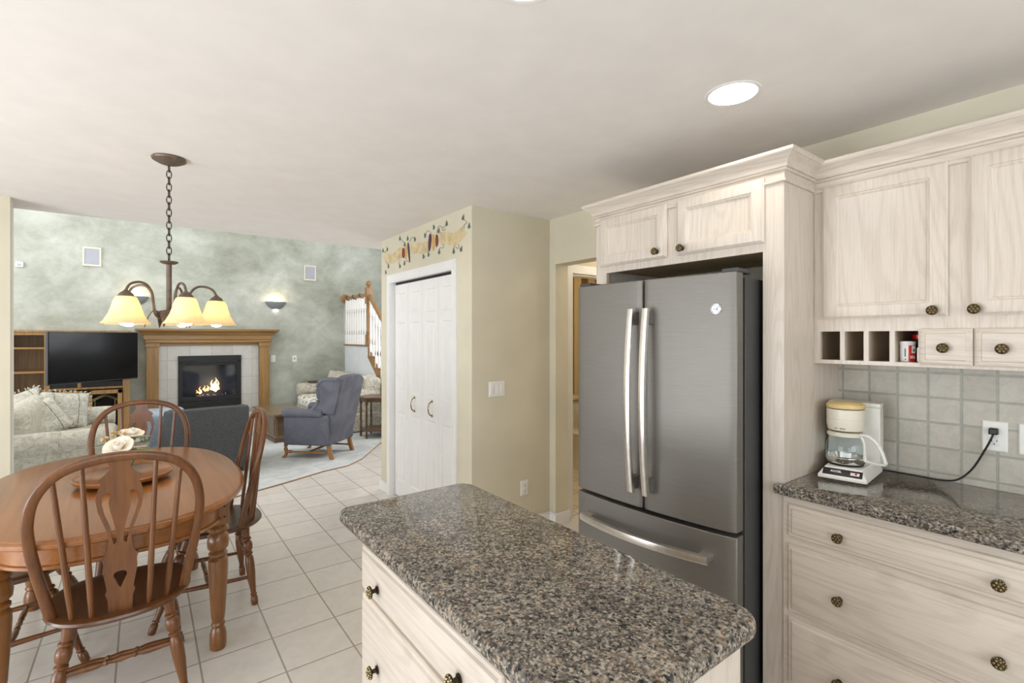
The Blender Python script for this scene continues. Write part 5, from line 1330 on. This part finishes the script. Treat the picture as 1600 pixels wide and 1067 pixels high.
# back: curved-top slab leaning back
pts = []
for k in range(21):
    u = -1 + 2 * k / 20; pts.append((u * (HW - 0.01), 0.965 + 0.05 * (1 - u * u) - 0.03 * abs(u) ** 6))
poly = [(-HW + 0.02, 0.165)] + pts + [(HW - 0.02, 0.165)]
def lean_y(z): return -0.295 - 0.20 * max(0, (z - 0.165)) / 0.9 * (1.0 if z > 0.2 else 0)
def sheet(poly, yoff, th):
    return MB().loft([[(x, lean_y(z) + yoff, z) for x, z in poly], [(x * 0.985, lean_y(z) + yoff + th * .15, z) for x, z in poly], [(x * 0.985, lean_y(z) + yoff + th, z) for x, z in poly]])
obj('backrest', sheet(poly, 0.0, 0.13), 'wing', wc, bev=0.015, seg=3)
for s in (-1, 1):
    # wing: side panel profile (y, z), thick in x, rolled front edge
    prof = [(lean_y(0.56) + 0.02, 0.56), (lean_y(0.8) + 0.02, 0.80), (lean_y(1.0) + 0.03, 1.00), (lean_y(1.06) + 0.08, 1.055), (-0.27, 1.06), (-0.19, 1.03), (-0.155, 0.97), (-0.155, 0.88), (-0.165, 0.78), (-0.15, 0.70), (-0.10, 0.63), (-0.06, 0.57)]
    prof = [(y, 0.56 + (z - 0.56) * 0.82) for y, z in prof]
    mb = MB().loft([[(s * (HW - 0.055), y, z) for y, z in prof], [(s * (HW - 0.005), y, z) for y, z in prof], [(s * HW, y * 0.99 - 0.003, z - 0.004) for y, z in prof]])
    wg = obj('wing', mb, 'wing', wc, bev=0.012, seg=3)
    rim = catmull([(s * (HW - 0.02), y, z) for y, z in prof[3:]], 3)
    obj('rolled_edge', MB().tube(rim, 0.030, 10), 'wing', wg, smooth=80)
    mb = MB(); roundbox(mb, s * HW - 0.05, s * HW + 0.05 - (0.02 if s > 0 else -0.02) * 0, -0.31, 0.27, 0.165, 0.55, 0.03) if False else roundbox(mb, min(s * (HW - 0.09), s * (HW + 0.01)), max(s * (HW - 0.09), s * (HW + 0.01)), -0.31, 0.30, 0.165, 0.54, 0.03)
    mb.rod((s * (HW - 0.02), -0.22, 0.555), (s * (HW - 0.02), 0.31, 0.555), [(0.04, 0), (0.055, 0.03), (0.056, 0.5), (0.060, 0.95), (0.045, 1.0)], 16)
    obj('arm', mb, 'wing', wc, smooth=60)
    # legs
    mb = MB().tube(catmull([(s * 0.255, 0.27, 0.19), (s * 0.262, 0.295, 0.14), (s * 0.26, 0.285, 0.06), (s * 0.266, 0.305, 0.012)], 5), [0.026 - 0.0006 * k for k in range(16)], 10); mb.sphere((s * 0.267, 0.312, 0.012), 0.024, 10, 6, (1, 1.2, 0.5)); obj('leg', mb, 'chair_leg', wc)
    mb = MB().loft([[(s * 0.25 + a, y + b, z) for a, b in ((-0.022, -0.022), (0.022, -0.022), (0.022, 0.022), (-0.022, 0.022))] for y, z in ((-0.27, 0.19), (-0.285, 0.10), (-0.315, 0.0))]); obj('leg', mb, 'chair_leg', wc, bev=0.003)
    obj('stretcher', MB().rod((s * 0.25, -0.29, 0.075), (s * 0.26, 0.285, 0.075), [(0.014, 0), (0.014, .08), (0.010, .1), (0.014, .5), (0.010, .85), (0.022, .9), (0.018, 1)], 10), 'chair_leg', wc)
obj('stretcher', MB().rod((-0.255, 0.0, 0.075), (0.255, 0.0, 0.075), [(0.010, 0), (0.015, .5), (0.010, 1)], 10), 'chair_leg', wc)

# ------------------------------------------------------------------ charcoal club chair, seen from behind
cc = thing('club_chair', 'charcoal tweed armchair with curved low back seen from behind, facing the fireplace', 'armchair', (0.56, 6.40, 0.012), math.radians(4))
def ring(rx, ry, a0, a1, z0f, z1f, th, n=24):
    loops = []
    for k in range(n + 1):
        a = a0 + (a1 - a0) * k / n; c, s = math.cos(a), math.sin(a)
        cx = math.copysign(abs(c) ** 0.6, c); sy = math.copysign(abs(s) ** 0.6, s)
        z0 = z0f(a); z1 = z1f(a); o_ = (rx * cx, ry * sy); i_ = ((rx - th) * cx, (ry - th) * sy)
        loops.append([(o_[0], o_[1], z0), (o_[0] * 1.0, o_[1] * 1.0, z1 - 0.04), (o_[0] * .985, o_[1] * .985, z1 - 0.015), ((o_[0] + i_[0]) / 2, (o_[1] + i_[1]) / 2, z1), (i_[0] * 1.02, i_[1] * 1.02, z1 - 0.015), (i_[0], i_[1], z1 - 0.05), (i_[0], i_[1], z0)])
    return MB().loft(loops)
obj('backrest', ring(0.40, 0.38, PI * 1.03, PI * 1.97, lambda a: 0.06, lambda a: 0.715 + 0.025 * math.sin(-a) ** 2 * 1.0, 0.13), 'tweed', cc, smooth=60)
for s in (-1, 1):
    mb = MB(); roundbox(mb, min(s * .27, s * .40), max(s * .27, s * .40), -0.05, 0.38, 0.06, 0.60, 0.05); obj('arm', mb, 'tweed', cc, smooth=60)
mb = MB(); roundbox(mb, -0.28, 0.28, -0.26, 0.40, 0.26, 0.44, 0.05); obj('seat_cushion', mb, 'tweed', cc, smooth=60)
mb = MB(); roundbox(mb, -0.36, 0.36, -0.32, 0.36, 0.05, 0.28, 0.04); obj('seat_base', mb, 'tweed', cc, smooth=60)
for sx in (-1, 1):
    for sy in (-1, 1): obj('leg', MB().lathe([(0.018, 0), (0.026, 0.06)], (sx * 0.3, sy * 0.27, 0), n=12), 'dark_wood', cc)
ot = thing('ottoman', 'pale blue-grey upholstered ottoman peeking out left of the charcoal armchair', 'ottoman', (0.20, 7.12, 0.012))
mb = MB(); roundbox(mb, -0.21, 0.21, -0.26, 0.26, 0.06, 0.62, 0.06); obj('cushion_block', mb, 'blue_grey', ot, smooth=60)
for sx in (-1, 1):
    for sy in (-1, 1): obj('foot', MB().lathe([(0.016, 0), (0.022, 0.065)], (sx * 0.15, sy * 0.2, 0), n=10), 'dark_wood', ot)

# ------------------------------------------------------------------ coffee table, side table
ct = thing('coffee_table', 'low brown wooden coffee table between fireplace hearth and wing chair', 'coffee table', (1.66, 7.97, 0.012), math.radians(4))
obj('tabletop', MB().box(-0.26, 0.26, -0.57, 0.57, 0.375, 0.405), 'chest_wood', ct, bev=0.006)
obj('chest_body', MB().box(-0.22, 0.22, -0.50, 0.50, 0.05, 0.375), 'chest_wood', ct, bev=0.004)
obj('plinth', MB().box(-0.235, 0.235, -0.515, 0.515, 0.0, 0.055), 'dark_wood', ct, bev=0.004)
for y0 in (-0.46, 0.02):
    obj('side_panel', framed((-0.22, y0, 0.09), UY, UZ, NX, 0.44, 0.25, [(0, 0), (0, 0.006), (0.03, 0.006), (0.04, 0.002)]), 'dark_wood', ct)
obj('end_panel', framed((-0.18, -0.50, 0.09), (1, 0, 0), UZ, (0, -1, 0), 0.36, 0.25, [(0, 0), (0, 0.006), (0.03, 0.006), (0.04, 0.002)]), 'dark_wood', ct)
sd = thing('side_table', 'dark wood two-tier side table in front of the floral sofa near the carpet edge', 'side table', (2.80, 7.08, 0.012))
hexo = [(0.27 * math.cos(PI / 3 * k + PI / 6), 0.27 * math.sin(PI / 3 * k + PI / 6)) for k in range(6)]
obj('tabletop', MB().prism(hexo, 0.575, 0.60), 'dark_wood', sd, bev=0.005)
obj('apron', MB().prism([(x * .9, y * .9) for x, y in hexo], 0.53, 0.575), 'dark_wood', sd)
obj('lower_shelf', MB().prism([(x * .93, y * .93) for x, y in hexo], 0.10, 0.125), 'dark_wood', sd, bev=0.004)
for x, y in hexo: obj('leg', MB().lathe([(0.014, 0), (0.019, 0.03), (0.015, 0.09), (0.021, 0.10), (0.021, 0.13), (0.014, 0.15), (0.017, 0.30), (0.014, 0.48), (0.021, 0.50), (0.021, 0.575)], (x * .86, y * .86, 0), n=12), 'dark_wood', sd)

# ------------------------------------------------------------------ stairs
XS = 3.117; LZ = 1.36; YN = 8.245
rise, run = 0.187, 0.25
mb = MB(); mb.box(XS, XS + 0.06, YN, 9.5, 0, LZ - 0.03)
mb.loft([[(x, YN, 0), (x, YN, LZ - 0.03 - rise), (x, YN - run * 6, LZ - 0.03 - rise * 7), (x, YN - run * 6, 0)] for x in (XS, XS + 0.06)])
struct('wall_stair', mb, 'white_wall')
mb = MB(); mb.box(XS + 0.06, 4.25, YN, 9.5, LZ - 0.12, LZ - 0.025)
for k in range(1, 8): mb.box(XS + 0.06, 4.2, YN - run * k, YN - run * (k - 1), 0, LZ - rise * k - 0.025)
struct('trim_stair_body', mb, 'white_wall')
sr = thing('stair_treads', 'oak stair nosing and skirt running down from the landing beside white balusters', 'stair trim', (XS, YN, LZ))
SO = (XS, YN, LZ)
mb = MB(); mb.box(XS - 0.03, 4.2, YN - 0.01, 9.49, LZ - 0.025, LZ); obj('landing_edge', mb, 'stair_oak', sr, SO, bev=0.004)
for k in range(1, 8):
    obj('tread', MB().box(XS - 0.03, 4.2, YN - run * k - 0.02, YN - run * (k - 1) - 0.01, LZ - rise * k - 0.025, LZ - rise * k), 'stair_oak', sr, SO, bev=0.004)
    
mb = MB(); mb.loft([[(x, YN - 0.0, LZ - 0.03), (x, YN - 0.0, LZ - 0.225), (x, YN - run * 7, LZ - 0.225 - rise * 7), (x, YN - run * 7, LZ - 0.03 - rise * 7)] for x in (XS - 0.018, XS)])
obj('skirt_board', mb, 'stair_oak', sr, SO)
rl = thing('stair_railing', 'oak handrail with newel post and white balusters on the stair landing', 'stair railing', (XS, YN, LZ))
mb = MB(); yb = YN + 0.01
mb.box(XS - 0.045, XS + 0.045, yb - 0.045, yb + 0.045, LZ, LZ + 0.18); mb.lathe([(0.045, 0.18), (0.034, 0.20), (0.042, 0.215), (0.030, 0.24), (0.036, 0.40), (0.036, 0.55), (0.030, 0.66), (0.042, 0.68), (0.034, 0.70), (0.045, 0.71)], (XS, yb, LZ), n=16)
mb.box(XS - 0.047, XS + 0.047, yb - 0.047, yb + 0.047, LZ + 0.71, LZ + 0.98); mb.lathe([(0.055, 0.98), (0.055, 0.99), (0.03, 1.00), (0.022, 1.012), (0.046, 1.04), (0.050, 1.065), (0.040, 1.09), (0.015, 1.105), (0.001, 1.107)], (XS, yb, LZ), n=16)
obj('newel_post', mb, 'stair_oak', rl, SO, bev=0.0)
RPROF = [(-0.03, -0.03), (0.03, -0.03), (0.035, 0.0), (0.025, 0.025), (0.0, 0.032), (-0.025, 0.025), (-0.035, 0.0)]
mb = MB().loft([[(XS + a, y, LZ + 0.87 + b) for a, b in RPROF] for y in (9.46, YN + 0.05)])
obj('handrail', mb, 'stair_oak', rl, SO)
mb = MB().loft([[(XS + a, YN - 0.03 - run * k, LZ + 0.85 - rise * k + b) for a, b in RPROF] for k in (0, 7)])
obj('handrail', mb, 'stair_oak', rl, SO)
obj('rosette', MB().lathe([(0.085, 0), (0.085, 0.02), (0.06, 0.035), (0.001, 0.036)], (XS, 9.498, LZ + 0.87), (0, -1, 0), 20), 'stair_oak', rl, SO)
BP = [(0.024, 0), (0.024, 0.17), (0.011, 0.185), (0.017, 0.20), (0.013, 0.22), (0.024, 0.28), (0.019, 0.55), (0.015, 0.60), (0.023, 0.615), (0.015, 0.63), (0.024, 0.64)]
for k in range(9):
    y = 9.40 - k * 0.122
    obj('baluster', MB().lathe(BP + [(0.024, 0.845)], (XS, y, LZ), n=8), 'white_paint', rl, SO)
for k in range(14):
    y = YN - 0.10 - k * 0.122; st_ = int((YN - y) / run) + 1; zb = LZ - rise * st_; zt = LZ + 0.83 - rise * (YN - 0.03 - y) / run
    h_ = zt - zb
    obj('baluster', MB().lathe([(r_, z * h_ / 0.84) for r_, z in BP] + [(0.024, h_)], (XS, y, zb), n=8), 'white_paint', rl, SO)
# dark holiday garland wrapped on the rail
mb = MB(); gp = []
for k in range(60):
    t_ = k / 59; y = 9.46 - t_ * 1.2; a = t_ * 2 * PI * 3.5; gp.append((XS + 0.045 * math.cos(a), y, LZ + 0.87 + 0.045 * math.sin(a)))
mb.tube(gp, 0.006, 5)
o = obj('cord_wrap', mb, 'black_plastic', None); tag(o, 'thin dark cord wound round the landing handrail', 'cord')

# ------------------------------------------------------------------ toilet in the bathroom
to = thing('toilet', 'white toilet with cream seat seen in the gap left of the refrigerator', 'toilet', (4.05, 4.05, 0.004), 0)
def egg(rx, ry, cy, z, n=24): return [(rx * math.cos(2 * PI * k / n), cy + ry * math.sin(2 * PI * k / n) * (1.15 if math.sin(2 * PI * k / n) < 0 else 0.9), z) for k in range(n)]
obj('bowl', MB().loft([egg(.12, .2, 0.0, 0), egg(.11, .18, 0.0, .06), egg(.10, .15, 0.02, .16), egg(.14, .18, -0.03, .27), egg(.185, .23, -0.07, .36), egg(.19, .24, -0.07, .39)]), 'porcelain', to, smooth=60)
obj('seat', MB().loft([egg(.19, .245, -0.07, .392), egg(.197, .25, -0.07, .40), egg(.197, .25, -0.07, .415), egg(.185, .24, -0.07, .425)]), 'seat_cream', to, smooth=60)
mb = MB(); roundbox(mb, -0.24, 0.24, 0.12, 0.32, 0.38, 0.74, 0.04); tk = obj('tank', mb, 'porcelain', to, smooth=60)
mb = MB(); roundbox(mb, -0.25, 0.25, 0.105, 0.325, 0.74, 0.785, 0.02); obj('tank_lid', mb, 'seat_cream', to, smooth=60)
point('bathroom_lamp', (3.3, 3.8, 2.2), 14, (1, 0.86, 0.62), 0.1)
point('hall_lamp', (3.6, 2.4, 2.25), 14, (1, 0.9, 0.74), 0.1)
